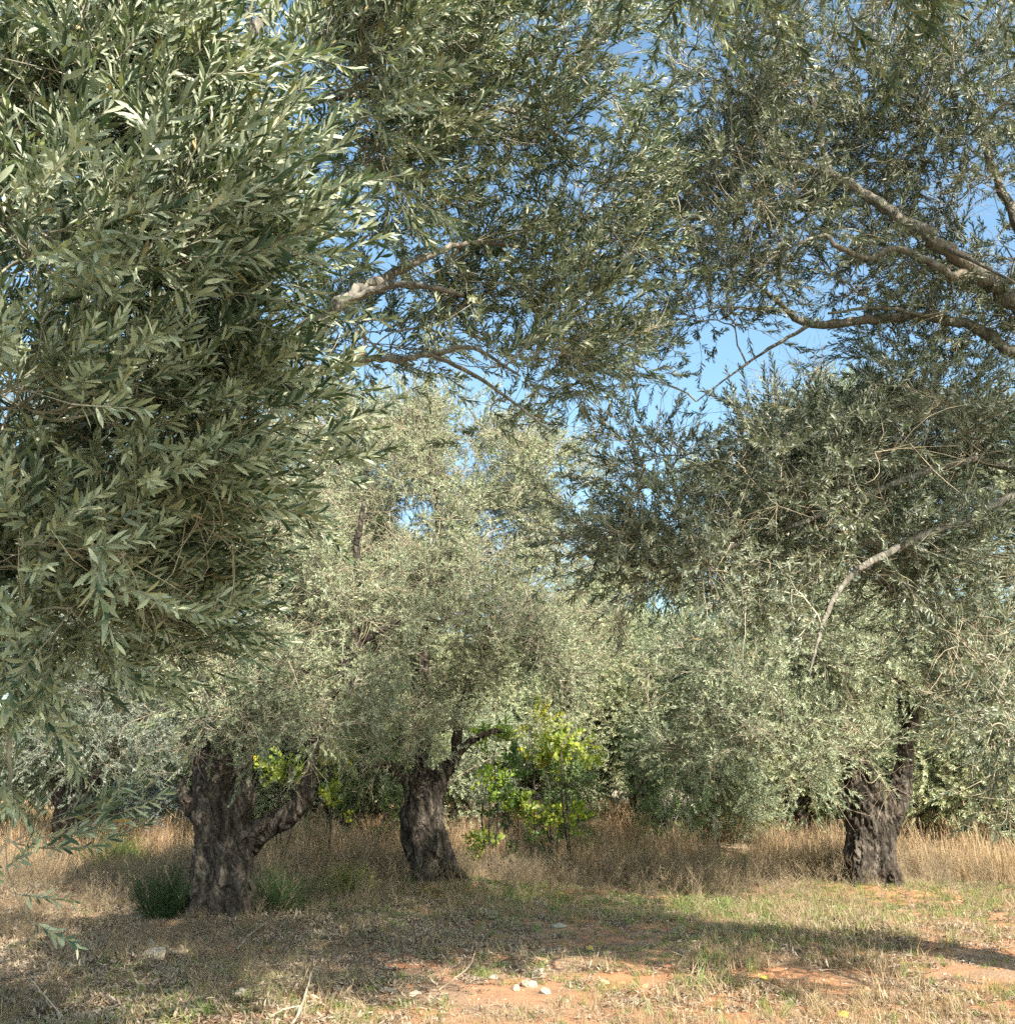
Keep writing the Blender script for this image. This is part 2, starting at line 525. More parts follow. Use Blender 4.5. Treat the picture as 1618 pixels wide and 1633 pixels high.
def frames(D, spin):
    Z = norm(D)
    ref = np.where(np.abs(Z[:, 2:3]) > .95, np.array([[1., 0, 0]]), np.array([[0, 0, 1.]]))
    X = norm(np.cross(ref, Z)); Y = np.cross(Z, X)
    c, s = np.cos(spin)[:, None], np.sin(spin)[:, None]
    return np.stack([X * c + Y * s, -X * s + Y * c, Z], -1)       # columns

def eulers(M3):
    return np.stack([np.arctan2(M3[:, 2, 1], M3[:, 2, 2]), -np.arcsin(np.clip(M3[:, 2, 0], -1, 1)), np.arctan2(M3[:, 1, 0], M3[:, 0, 0])], -1)

def scatter(name, pts, D, scl, protos, parent=None, kind='stuff', color=(1, 1, 1), pid=None, spin=None):
    n = len(pts)
    if spin is None: spin = RNG.random(n) * 6.283
    if pid is None: pid = RNG.integers(0, len(protos), n)
    me = mesh_np(name, pts, None, None, True, {
        'rot': ('FLOAT_VECTOR', eulers(frames(D, spin)).astype(np.float32)),
        'scl': ('FLOAT', np.asarray(scl, np.float32)), 'pid': ('INT', np.asarray(pid, np.int32))})
    o = bpy.data.objects.new(name, me)
    o.color = (*color, 1)
    link(o, parent)
    if kind: o['kind'] = kind
    md = o.modifiers.new('scatter', 'NODES'); md.node_group = scatter_group(protos)
    return o

# ------------------------------------------------------------------ trees
def trunk_mesh(name, chains, voxel, ridges=.05, seed=0):
    """gnarled trunk: tubes with twisting ridges, melted into one skin, bark grain displaced"""
    rr = np.random.default_rng(seed)
    Vs, Fs, off = [], [], 0
    for ch in chains:
        pts = np.array([c[:3] for c in ch], float); rd = np.array([c[3] for c in ch], float)
        n = 8
        pc = catmull(pts, n); rc = catmull(np.stack([rd, rd, rd], 1), n)[:, 0]
        K, S = len(pc), 28
        T = norm(np.gradient(pc, axis=0))
        A = norm(np.cross(T, np.array([.2, 1., .1]))); B = np.cross(T, A)
        ang = np.arange(S) / S * 2 * np.pi
        arc = np.cumsum(np.r_[0, np.linalg.norm(np.diff(pc, axis=0), axis=1)])
        ph = rr.random(4) * 6.28
        tw = rr.uniform(.8, 1.8) * rr.choice([-1, 1])
        th = ang[None, :] + tw * arc[:, None] + .4 * np.sin(arc * 3 + ph[3])[:, None]
        m = 1 + ridges * (1.4 * np.sin(3 * th + ph[0]) + 1.0 * np.sin(5 * th + ph[1] + 2 * arc[:, None]) + .8 * np.abs(np.sin(4.5 * th + ph[2]))) + \
            ridges * 2.2 * (vnoise(np.cos(th) * 2.5 + 9, arc[:, None] * 4 + np.sin(th) * 2.5, seed) - .5)
        rad = rc[:, None] * m
        V = pc[:, None] + rad[..., None] * (np.cos(ang)[None, :, None] * A[:, None] + np.sin(ang)[None, :, None] * B[:, None])
        V = V.reshape(-1, 3)
        k, s = np.meshgrid(np.arange(K - 1), np.arange(S), indexing='ij'); s2 = (s + 1) % S
        F = np.stack([k * S + s, k * S + s2, (k + 1) * S + s2, (k + 1) * S + s], -1).reshape(-1, 4)
        # caps
        V = np.vstack([V, pc[0], pc[-1]])
        c0, c1 = K * S, K * S + 1
        ss = np.arange(S); ss2 = (ss + 1) % S
        F3 = np.vstack([np.stack([np.full(S, c0), ss2, ss], -1), np.stack([np.full(S, c1), (K - 1) * S + ss, (K - 1) * S + ss2], -1)])
        Vs.append(V); Fs.append((F + off, F3 + off)); off += len(V)
    me = mesh_np(name, np.vstack(Vs), [np.vstack([f[0] for f in Fs]), np.vstack([f[1] for f in Fs])])
    o = bpy.data.objects.new(name, me); COL.objects.link(o)
    rm = o.modifiers.new('r', 'REMESH'); rm.mode = 'VOXEL'; rm.voxel_size = voxel; rm.use_smooth_shade = True
    sm = o.modifiers.new('s', 'SMOOTH'); sm.iterations = 2; sm.factor = .5
    dg = bpy.context.evaluated_depsgraph_get()
    me2 = bpy.data.meshes.new_from_object(o.evaluated_get(dg))
    bpy.data.objects.remove(o)
    me2.name = name
    # furrowed bark, cut along the grain
    n = len(me2.vertices)
    co = np.empty(n * 3, np.float32); me2.vertices.foreach_get('co', co); co = co.reshape(-1, 3).astype(float)
    nm = np.empty(n * 3, np.float32); me2.vertices.foreach_get('normal', nm); nm = nm.reshape(-1, 3)
    u = co[:, 0] * 1.0 + co[:, 2] * .35; v = co[:, 1] + co[:, 2] * .2
    a = fbm(u * 13 + 3, v * 13 + co[:, 2] * 1.6, seed + 5, 3)
    b_ = fbm(co[:, 0] * 5 + co[:, 2] * 4, co[:, 1] * 5 - co[:, 2] * 3, seed + 6, 3)
    fur = 1 - np.abs(a - .44) * 9
    scale = np.clip(voxel / .02, .5, 1.3)
    disp = (-.05 * np.clip(fur, 0, 1) + .07 * (b_ - .44)) * scale
    co = co + nm * disp[:, None]
    me2.vertices.foreach_set('co', co.astype(np.float32).ravel())
    me2.update()
    me2.polygons.foreach_set('use_smooth', np.ones(len(me2.polygons), bool))
    me2.materials.clear(); me2.materials.append(M['bark'])
    return me2

def limb_mesh(name, ch, mat, seed=0, sides=10, n=6):
    rr = np.random.default_rng(seed)
    pts = np.array([c[:3] for c in ch], float); rd = np.array([c[3] for c in ch], float)
    pc = catmull(pts, n); rc = catmull(np.stack([rd, rd, rd], 1), n)[:, 0]
    jit = rr.normal(0, 1, pc.shape) * rc[:, None] * .22
    pc = pc + jit
    rc = rc * (1 + .16 * (rr.random(len(rc)) - .5) + .25 * (rr.random(len(rc)) > .93))
    V, F = tubes(pc[None], rc[None], sides)
    V = V + rr.normal(0, 1, V.shape) * np.repeat(rc, sides)[:, None] * .05
    F3 = np.array([[(len(pc) - 1) * sides + k, (len(pc) - 1) * sides + (k + 1) % sides, len(V)] for k in range(sides)])
    V = np.vstack([V, pc[-1]])
    return mesh_np(name, V, [F, F3], mat)

SPRIG_AREA = .0058
COVER = 2.9
def grow(tree, base, nodes, blobs, color=(1, 1, 1), twl=(.22, .5), up=.25, droop=.0, spr=3, twigs_keep=1.0, protos=None, bare=.02, clear=1.2, singles=0, seed=1, sscale=(.75, 1.15), tw_r=.0035, ntw=9, hollows=(), lean=(0, 0, 0), clump=2.3, gaps=.33):
    lean = np.array(lean, float)
    """crown of a tree: boughs reach from the limbs into the blobs, twigs leave the boughs, sprigs sit on the twigs.
    blobs: (centre, (rx, ry, rz), cover)"""
    global RNG
    RNG = rng = np.random.default_rng(seed)
    protos = protos or SPRIGS
    tg, oc, cl = [], [], []
    for bb in blobs:
        c, r, cover = bb[:3]
        n = max(3, int(round(COVER / (1 - gaps) * cover * math.pi * r[0] * r[2] / SPRIG_AREA / (ntw * spr))))
        q = norm(rng.normal(0, 1, (n, 3))) * (rng.random((n, 1)) ** (1 / 2.4)) * .92
        t_ = np.asarray(c) + q * np.asarray(r)
        cn = vnoise(t_[:, 0] * clump + t_[:, 2] * .6, t_[:, 2] * clump - t_[:, 1] * .8, seed + 40)
        k = cn > np.quantile(cn, gaps)
        t_ = t_[k]; n = len(t_)
        tg.append(t_); oc.append(np.repeat(np.asarray(c, float)[None], n, 0)); cl.append(np.full(n, bb[3] if len(bb) > 3 else 1.0))
    tg, oc, cl = np.vstack(tg), np.vstack(oc), np.concatenate(cl)
    for h, hr in hollows:
        k = np.linalg.norm((tg - np.asarray(h)), axis=1) > hr
        tg, oc, cl = tg[k], oc[k], cl[k]
    nd = np.array([x[:3] for x in nodes], float)
    d0 = np.min(np.linalg.norm(tg[:, None] - nd[None], axis=2), axis=1)
    order = np.argsort(d0)
    tg, oc, cl = tg[order], oc[order], cl[order]
    cap = len(nd) + len(tg) * 4
    N = np.zeros((cap, 3)); N[:len(nd)] = nd; cnt = len(nd)
    t = np.linspace(0, 1, 7)[:, None]
    paths, rads, lens = [], [], []
    for p3, c in zip(tg, oc):
        dd = np.linalg.norm(N[:cnt] - p3, axis=1) + .35 * np.maximum(N[:cnt, 2] - p3[2], 0)
        p0 = N[np.argmin(dd)]
        L = np.linalg.norm(p3 - p0)
        outw = norm(p3 - c + 1e-3)
        p1 = p0 + norm(p3 - p0) * L * .33 + rng.normal(0, .13, 3) * L + np.array([0, 0, .12 * L])
        p2 = p3 - outw * .25 * L + rng.normal(0, .12, 3) * L + np.array([0, 0, .08 * L])
        pa = (1 - t) ** 3 * p0 + 3 * t * (1 - t) ** 2 * p1 + 3 * t * t * (1 - t) * p2 + t ** 3 * p3
        pa[1:-1] += rng.normal(0, .018, (5, 3)) * min(L, 1)
        paths.append(pa); lens.append(L)
        rads.append(np.linspace(min(.0045 + .0085 * L, .016), .003, 7))
        N[cnt:cnt + 4] = pa[2:6]; cnt += 4
    paths, rads, lens = np.array(paths), np.array(rads), np.array(lens)
    # twigs
    nb = len(paths)
    n_tw = np.clip((ntw * np.clip(lens, .55, 1.7) / 1.0), 4, 24).astype(int)
    bi = np.repeat(np.arange(nb), n_tw)
    tt = rng.uniform(.18, 1, len(bi)); tt[rng.random(len(bi)) < .25] = 1
    f = tt * 6; i0 = np.clip(f.astype(int), 0, 5); fr = (f - i0)[:, None]
    o0 = paths[bi, i0] * (1 - fr) + paths[bi, i0 + 1] * fr
    bd = norm(paths[bi, i0 + 1] - paths[bi, i0])
    ow = norm(o0 - oc[bi])
    td = norm(bd * .55 + norm(rng.normal(0, 1, o0.shape)) * .75 + ow * .45 + np.array([0, 0, up]) + lean)
    tl = rng.uniform(twl[0], twl[1], len(bi))
    t4 = np.linspace(0, 1, 4)[None, :, None]
    tp = o0[:, None] + td[:, None] * tl[:, None, None] * t4 + np.array([0, 0, -1.]) * (droop + .12) * tl[:, None, None] * t4 ** 2 + rng.normal(0, .07, (len(bi), 1, 3)) * tl[:, None, None] * np.sin(t4 * 3.1)
    tr = np.linspace(1, .45, 4)[None] * rng.uniform(.7, 1.2, (len(bi), 1)) * tw_r
    # sprigs
    ks = np.linspace(.3, 1, spr) if spr > 1 else np.array([1.])
    pts, D = [], []
    for k in ks:
        g = k * 3; j = min(int(g), 2); q = g - j
        pts.append(tp[:, j] * (1 - q) + tp[:, j + 1] * q)
        tn = norm(tp[:, j + 1] - tp[:, j])
        D.append(norm(tn + rng.normal(0, .42 if k < 1 else .15, tn.shape) + np.array([0, 0, up * .5 - droop]) + lean))
    pts, D = np.vstack(pts), np.vstack(D)
    keep = np.linalg.norm(pts - np.array([0, 0, CAM_H]), axis=1) > clear
    keep &= rng.random(len(pts)) > .06
    keep &= pts[:, 2] > ground_z(pts[:, 0], pts[:, 1]) + .25
    for h, hr in hollows:
        keep &= np.linalg.norm(pts - np.asarray(h), axis=1) > hr
    pts, D = pts[keep], D[keep]
    scl = rng.uniform(sscale[0], sscale[1], len(pts)) * np.tile(cl[bi], len(ks))[keep]; pid = rng.integers(0, len(protos), len(pts)); spin = rng.random(len(pts)) * 6.283
    crown_pts = pts
    b0 = np.asarray(base, float)
    # the largest leaves in view, one object each
    if singles:
        rel = pts - np.array([0, 0, CAM_H])
        dep = rel[:, 1] * CP + rel[:, 2] * SP
        sx = rel[:, 0] / np.maximum(dep, .01) * FPX; sy = (rel[:, 2] * CP - rel[:, 1] * SP) / np.maximum(dep, .01) * FPX
        inside = (np.abs(sx) < 780) & (np.abs(sy) < 790) & (dep > .5)
        cand = np.where(inside)[0]; cand = cand[np.argsort(dep[cand])]
        R3 = frames(D, spin)
        taken, total = [], 0
        for c_ in cand:
            lv, path = SPRIG_DEF[pid[c_]]
            if total + len(lv) > singles: break
            stem = (R3[c_] @ (path * scl[c_]).T).T + pts[c_]
            v, fq = tubes(stem[None], np.array([[.0022, .0019, .0016, .0012, .0008]]) * scl[c_], 4)
            for b_, d_, u_, s_ in lv:
                d2, u2 = R3[c_] @ norm(d_), R3[c_] @ norm(u_)
                o = bpy.data.objects.new('leaf', LEAF_MESHES[total % len(LEAF_MESHES)])
                sd = np.cross(d2, u2)
                mm = Matrix(((sd[0], d2[0], u2[0]), (sd[1], d2[1], u2[1]), (sd[2], d2[2], u2[2])))
                o.matrix_world = Matrix.Translation(Vector(R3[c_] @ (b_ * scl[c_]) + pts[c_] - b0)) @ mm.to_4x4() @ Matrix.Scale(s_ * scl[c_], 4)
                o.color = (*color, 1)
                link(o, tree); total += 1
            sm = bpy.data.objects.new('sprig_stem', mesh_np('sprig_stem', v - b0, fq, M['twig'])); link(sm, tree)
            taken.append(c_)
        k = np.ones(len(pts), bool); k[taken] = False
        pts, D, scl, pid, spin = pts[k], D[k], scl[k], pid[k], spin[k]
    crown = scatter('crown', pts - b0, D, scl, protos, tree, 'stuff', color, pid, spin)
    if nb:
        V1, F1 = tubes(paths - b0, rads, 5)
        kt = rng.random(len(tp)) < twigs_keep
        for h, hr in hollows:
            kt &= np.linalg.norm(tp[:, 2] - np.asarray(h), axis=1) > hr
        V2, F2 = tubes(tp[kt] - b0, tr[kt], 3)
        tw = bpy.data.objects.new('twigs', mesh_np('twigs', np.vstack([V1, V2]), np.vstack([F1, F2 + len(V1)]), M['twig']))
        link(tw, crown); tw['kind'] = 'stuff'
    if bare:
        k = rng.random(len(tp)) < bare
        if k.sum() > 2:
            scatter('bare_twigs', tp[k, 2] - b0, norm(td[k] + np.array([0, 0, -.2])), rng.uniform(.7, 1.3, k.sum()), BARES, crown, 'stuff')
    print('TREE', tree.name, 'sprigs', len(pts), 'boughs', nb, 'twigs', len(tp))
    return crown

LEAF_MESHES = []
for i in range(8):
    v, f = leaf_arrays(np.zeros(3), np.array([0, 1., 0]), np.array([0, 0, 1.]), 1.0, _r.uniform(.165, .22), _r.normal(.06, .10))
    LEAF_MESHES.append(mesh_np('leaf', v, f, M['olive'], True, {'lr': ('FLOAT', np.full(len(v), (i + .5) / 8, np.float32))}))

def blob(px, py, d, rx, ry, rd, cover=2.4, k=1.0):
    s = d / FPX
    return (P(px, py, d), (rx * s, rd, ry * s), cover, k)

def C(*pp):
    """chain of (px, py, depth, radius)"""
    return [(*P(a, b, d), r) for a, b, d, r in pp]

def olive(label, base, trunks, limbs, blobs, group=None, voxel=.02, seed=1, ridges=.05, rs=1.0, ls=1.0, roots=6, limb_mat='limb_bark', **kw):
    t = empty('olive_tree', base)
    tag(t, label, 'olive tree', group)
    b0 = np.array(base, float)
    nodes = []
    if trunks:
        tr = [[(*(np.array(c[:3]) - b0), c[3] * rs) for c in ch] for ch in trunks]
        rq = np.random.default_rng(seed + 900)
        R0 = tr[0][1][3]
        for k in range(roots):
            a = k * 6.283 / roots + rq.normal(0, .3); rr_ = R0 * rq.uniform(1.15, 1.5)
            ca, sa = math.cos(a), math.sin(a)
            tr.append([(ca * R0 * .45, sa * R0 * .45, rq.uniform(.35, .7), R0 * .30), (ca * R0 * .8, sa * R0 * .8, rq.uniform(.14, .26), R0 * .30),
                       (ca * rr_, sa * rr_, .03, R0 * .20), (ca * rr_ * 1.25, sa * rr_ * 1.25 + rq.normal(0, .05), -.08, R0 * .10)])
        o = bpy.data.objects.new('trunk', trunk_mesh('trunk', tr, voxel, ridges, seed)); link(o, t)
        for ch in trunks:
            pc = catmull([c[:3] for c in ch], 3)
            k = pc[:, 2] > b0[2] + 1.2
            nodes += [tuple(q) for q in pc[k][-5:]]
    for i, ch in enumerate(limbs):
        lc = [(*(np.array(c[:3]) - b0), c[3] * ls) for c in ch]
        o = bpy.data.objects.new('limb', limb_mesh('limb', lc, M[limb_mat], seed * 31 + i)); link(o, t)
        nodes += [tuple(q) for q in catmull([c[:3] for c in ch], 3)[2:]]
    grow(t, base, nodes, blobs, seed=seed, **kw)
    return t

def gbase(px, py):
    x, y = G(px, py)
    return (x, y, 0.0)

# earth heaped at the trunks, before anything asks for ground height
B1, B2, B3, B4, B5 = gbase(352, 1472), gbase(694, 1425), gbase(112, 1378), gbase(1388, 1425), gbase(965, 1292)
MOUNDS += [(B1[0], B1[1], 1.2, .10), (B2[0] + .05, B2[1], .9, .16), (B4[0], B4[1], 1.0, .12), (B3[0], B3[1], 1., .1)]
def onground(b): return (b[0], b[1], float(ground_z(b[0], b[1])))
D1, D2, D3, D4, D5 = B1[1], B2[1], B3[1], B4[1], B5[1]
print('depths', D1, D2, D3, D4, D5)
B1, B2, B3, B4, B5 = map(onground, (B1, B2, B3, B4, B5))

# ------------------------------------------------------------------ ground
def ground():
    xs = np.concatenate([np.linspace(-400, -30, 20)[:-1], np.linspace(-30, -9, 60)[:-1], np.linspace(-9, 9, 300), np.linspace(9, 30, 60)[1:], np.linspace(30, 400, 20)[1:]])
    ys = np.concatenate([np.linspace(-60, 4, 20)[:-1], np.linspace(4, 18, 260), np.linspace(18, 45, 100)[1:], np.linspace(45, 900, 30)[1:]])
    X, Y = np.meshgrid(xs, ys)
    Z = ground_z(X, Y)
    Z = Z + .022 * (fbm(X * 7, Y * 7, 51, 3) - .45)
    V = np.stack([X, Y, Z], -1).reshape(-1, 3)
    nx, ny = len(xs), len(ys)
    i, j = np.meshgrid(np.arange(ny - 1), np.arange(nx - 1), indexing='ij')
    F = np.stack([i * nx + j, i * nx + j + 1, (i + 1) * nx + j + 1, (i + 1) * nx + j], -1).reshape(-1, 4)
    m, n, l, b = new_mat('red_soil')
    tc = n.new('ShaderNodeTexCoord')
    def noise(sc, det=6, ro=.55):
        q = n.new('ShaderNodeTexNoise'); q.inputs['Scale'].default_value = sc; q.inputs['Detail'].default_value = det; q.inputs['Roughness'].default_value = ro
        l.new(tc.outputs['Object'], q.inputs['Vector']); return q
    n1, n2, n3 = noise(.9), noise(6, 8, .65), noise(45, 6, .7)
    r1 = n.new('ShaderNodeValToRGB'); e = r1.color_ramp.elements
    e[0].position, e[0].color = .32, (.20, .105, .062, 1); e[1].position, e[1].color = .70, (.42, .235, .135, 1)
    x = e.new(.5); x.color = (.40, .19, .095, 1)
    l.new(n2.outputs['Fac'], r1.inputs[0])
    r2 = n.new('ShaderNodeMapRange'); r2.inputs[1].default_value = .44; r2.inputs[2].default_value = .62
    l.new(n1.outputs['Fac'], r2.inputs[0])
    mx = n.new('ShaderNodeMix'); mx.data_type = 'RGBA'; l.new(r2.outputs[0], mx.inputs[0])
    l.new(r1.outputs[0], mx.inputs[6]); mx.inputs[7].default_value = (.28, .185, .12, 1)
    mu = n.new('ShaderNodeMix'); mu.data_type = 'RGBA'; mu.blend_type = 'OVERLAY'; mu.inputs[0].default_value = .5
    sx = n.new('ShaderNodeSeparateXYZ'); l.new(tc.outputs['Object'], sx.inputs[0])
    far = n.new('ShaderNodeMapRange'); far.inputs[1].default_value = 15; far.inputs[2].default_value = 24
    l.new(sx.outputs['Y'], far.inputs[0])
    mf = n.new('ShaderNodeMix'); mf.data_type = 'RGBA'; l.new(far.outputs[0], mf.inputs[0]); l.new(mx.outputs[2], mf.inputs[6])
    rf = n.new('ShaderNodeValToRGB'); e = rf.color_ramp.elements
    e[0].position, e[0].color = .35, (.22, .18, .12, 1); e[1].position, e[1].color = .65, (.40, .34, .25, 1)
    l.new(n2.outputs['Fac'], rf.inputs[0]); l.new(rf.outputs[0], mf.inputs[7])
    nr = n.new('ShaderNodeMapRange'); nr.inputs[1].default_value = 6.2; nr.inputs[2].default_value = 5.0
    l.new(sx.outputs['Y'], nr.inputs[0])
    mn = n.new('ShaderNodeMix'); mn.data_type = 'RGBA'; l.new(nr.outputs[0], mn.inputs[0]); l.new(mf.outputs[2], mn.inputs[6])
    rn = n.new('ShaderNodeValToRGB'); e = rn.color_ramp.elements
    e[0].position, e[0].color = .35, (.15, .14, .085, 1); e[1].position, e[1].color = .65, (.27, .225, .145, 1)
    l.new(n2.outputs['Fac'], rn.inputs[0]); l.new(rn.outputs[0], mn.inputs[7])
    l.new(mn.outputs[2], mu.inputs[6]); l.new(n3.outputs['Fac'], mu.inputs[7])
    l.new(mu.outputs[2], b.inputs['Base Color'])
    b.inputs['Roughness'].default_value = .95; b.inputs['Specular IOR Level'].default_value = .15
    bp = n.new('ShaderNodeBump'); bp.inputs['Strength'].default_value = .8; bp.inputs['Distance'].default_value = .02
    l.new(n3.outputs['Fac'], bp.inputs['Height']); l.new(bp.outputs[0], b.inputs['Normal'])
    o = bpy.data.objects.new('ground', mesh_np('ground', V, F, m))
    link(o); tag(o, 'red clay ground of the olive grove', kind='structure')
ground()

# ------------------------------------------------------------------ olive trees
# the big gnarled one
olive('thick gnarled olive tree with an elbow limb curving up on its right side', B1,
      [C((350, 1500, D1, .50), (352, 1462, D1, .43), (356, 1415, D1, .385), (358, 1370, D1, .385), (352, 1320, D1, .37), (345, 1275, D1, .36), (343, 1240, D1, .33), (322, 1205, D1, .20), (308, 1170, D1, .17), (298, 1110, D1 - .1, .12), (285, 1040, D1 - .2, .09)),
       C((360, 1330, D1, .26), (378, 1270, D1, .24), (385, 1215, D1 + .05, .19), (392, 1150, D1 + .1, .13), (402, 1090, D1 + .1, .08), (388, 1048, D1, .055), (364, 1036, D1 - .05, .045), (345, 1046, D1 - .1, .03)),
       C((375, 1362, D1, .26), (405, 1330, D1 - .05, .19), (440, 1312, D1 - .08, .16), (468, 1295, D1 - .1, .155), (487, 1262, D1 - .08, .125), (496, 1215, D1, .105), (508, 1165, D1 + .1, .09), (535, 1100, D1 + .2, .07)),
       C((345, 1310, D1 - .12, .20), (312, 1292, D1 - .1, .15), (292, 1262, D1 - .05, .10), (300, 1236, D1, .06)),
       C((325, 1480, D1 - .2, .13), (315, 1420, D1 - .22, .12), (322, 1350, D1 - .15, .12)),
       C((390, 1480, D1 - .15, .15), (385, 1430, D1 - .2, .12), (378, 1380, D1 - .15, .10))],
      [C((535, 1100, D1 + .2, .07), (558, 1040, D1 + .2, .055), (575, 960, D1 + .2, .05), (568, 880, D1 + .1, .04), (580, 800, D1, .025)),
       C((560, 1035, D1 + .2, .05), (600, 1010, D1 + .3, .045), (640, 985, D1 + .4, .03)),
       C((285, 1040, D1 - .2, .09), (270, 960, D1 - .2, .06), (290, 870, D1 - .1, .04), (320, 800, D1, .02)),
       C((402, 1090, D1 + .1, .07), (430, 1000, D1 + .3, .05), (450, 900, D1 + .4, .04), (440, 830, D1 + .5, .02))],
      [blob(430, 960, D1 + .2, 170, 140, 1.5, 3.2), blob(350, 1120, D1 - .9, 150, 65, .7, 2.0), blob(500, 1110, D1 - .6, 120, 75, .8, 1.7), blob(300, 950, D1, 150, 150, 1.2, 2.6),
       blob(430, 830, D1 + .4, 130, 70, 1.2, 2.4), blob(460, 1165, D1 - .8, 90, 35, .5, 1.0), blob(570, 1010, D1 + .2, 90, 130, 1.0, 2.2)],
      voxel=.016, seed=3, rs=.71, ls=.9, limb_mat='bark', color=(1.45, 1.36, 1.12), sscale=(.5, .85), droop=.12, bare=.10, ntw=10)

# the leaning one in the middle
olive('leaning twisted olive trunk rising from a red earth mound in the middle', B2,
      [C((704, 1445, D2, .40), (697, 1412, D2, .34), (688, 1378, D2, .325), (676, 1345, D2, .31), (670, 1312, D2, .305), (672, 1280, D2, .28), (655, 1248, D2, .15), (628, 1226, D2 - .1, .09), (596, 1218, D2 - .2, .06)),
       C((676, 1305, D2, .27), (688, 1270, D2, .22), (704, 1238, D2, .16), (722, 1214, D2, .11), (738, 1192, D2 + .1, .075), (765, 1174, D2 + .2, .06), (800, 1164, D2 + .3, .045)),
       C((675, 1285, D2 + .05, .2), (676, 1235, D2 + .1, .15), (672, 1170, D2 + .2, .12), (668, 1090, D2 + .3, .10)),
       C((720, 1440, D2 - .15, .16), (706, 1385, D2 - .2, .14), (695, 1330, D2 - .15, .12), (700, 1290, D2 - .1, .10)),
       C((665, 1432, D2 - .1, .12), (668, 1390, D2 - .15, .12), (662, 1340, D2 - .1, .1))],
      [C((668, 1090, D2 + .3, .10), (685, 980, D2 + .4, .075), (700, 860, D2 + .5, .055), (690, 740, D2 + .5, .035)),
       C((668, 1060, D2 + .3, .07), (610, 960, D2, .06), (580, 860, D2, .04)),
       C((722, 1214, D2, .08), (740, 1120, D2, .07), (790, 1000, D2 + .2, .05), (850, 880, D2 + .4, .035)),
       C((590, 1085, D2, .03), (595, 1045, D2, .05), (598, 1020, D2, .05))],
      [blob(690, 840, D2 + .7, 200, 150, 2.0, 3.0), blob(620, 720, D2 + .8, 130, 110, 1.5, 3.2), blob(850, 790, D2 + .9, 120, 100, 1.5, 3.0), blob(740, 700, D2 + 1, 130, 70, 1.2, 3.0), blob(520, 760, D2 + 1.5, 130, 110, 1.5, 2.6),
       blob(720, 1000, D2 - .3, 220, 120, 1.8, 2.6), blob(640, 1160, D2 - .9, 110, 55, .8, 2.2), blob(850, 1050, D2 - .3, 110, 85, 1.3, 2.2), blob(560, 900, D2 + .5, 90, 120, 1.2, 1.8), blob(900, 940, D2 + .6, 80, 100, 1.2, 1.8)],
      voxel=.018, seed=5, rs=.80, ls=.9, limb_mat='bark', color=(1.5, 1.4, 1.15), sscale=(.5, .85), bare=.16, ntw=10)  # leaf tint raised and warmed: sunlight on this crown is put into its colour

# the far left one
olive('short olive trunk at far left with sunlit flecks on its bark', B3,
      [C((112, 1395, D3, .44), (113, 1365, D3, .36), (112, 1330, D3, .33), (114, 1290, D3, .33), (95, 1255, D3, .18), (80, 1200, D3, .13), (60, 1130, D3, .1)),
       C((122, 1310, D3, .26), (138, 1272, D3, .19), (150, 1235, D3, .14), (172, 1160, D3, .11), (180, 1080, D3, .08))],
      [C((60, 1130, D3, .1), (40, 1030, D3, .06), (50, 950, D3, .03)), C((180, 1080, D3, .08), (200, 990, D3, .06), (190, 900, D3, .03))],
      [blob(330, 790, D3, 230, 170, 2.0, 2.2), blob(60, 780, D3, 200, 160, 2.0, 2.0), blob(120, 1080, D3, 250, 150, 2.4, 2.4), blob(130, 1190, D3 - 1, 170, 50, 1.2, 2.0), blob(150, 930, D3, 200, 120, 2, 1.8)],
      voxel=.026, seed=8, rs=.85, limb_mat='bark', sscale=(.6, 1.0), twigs_keep=.5)

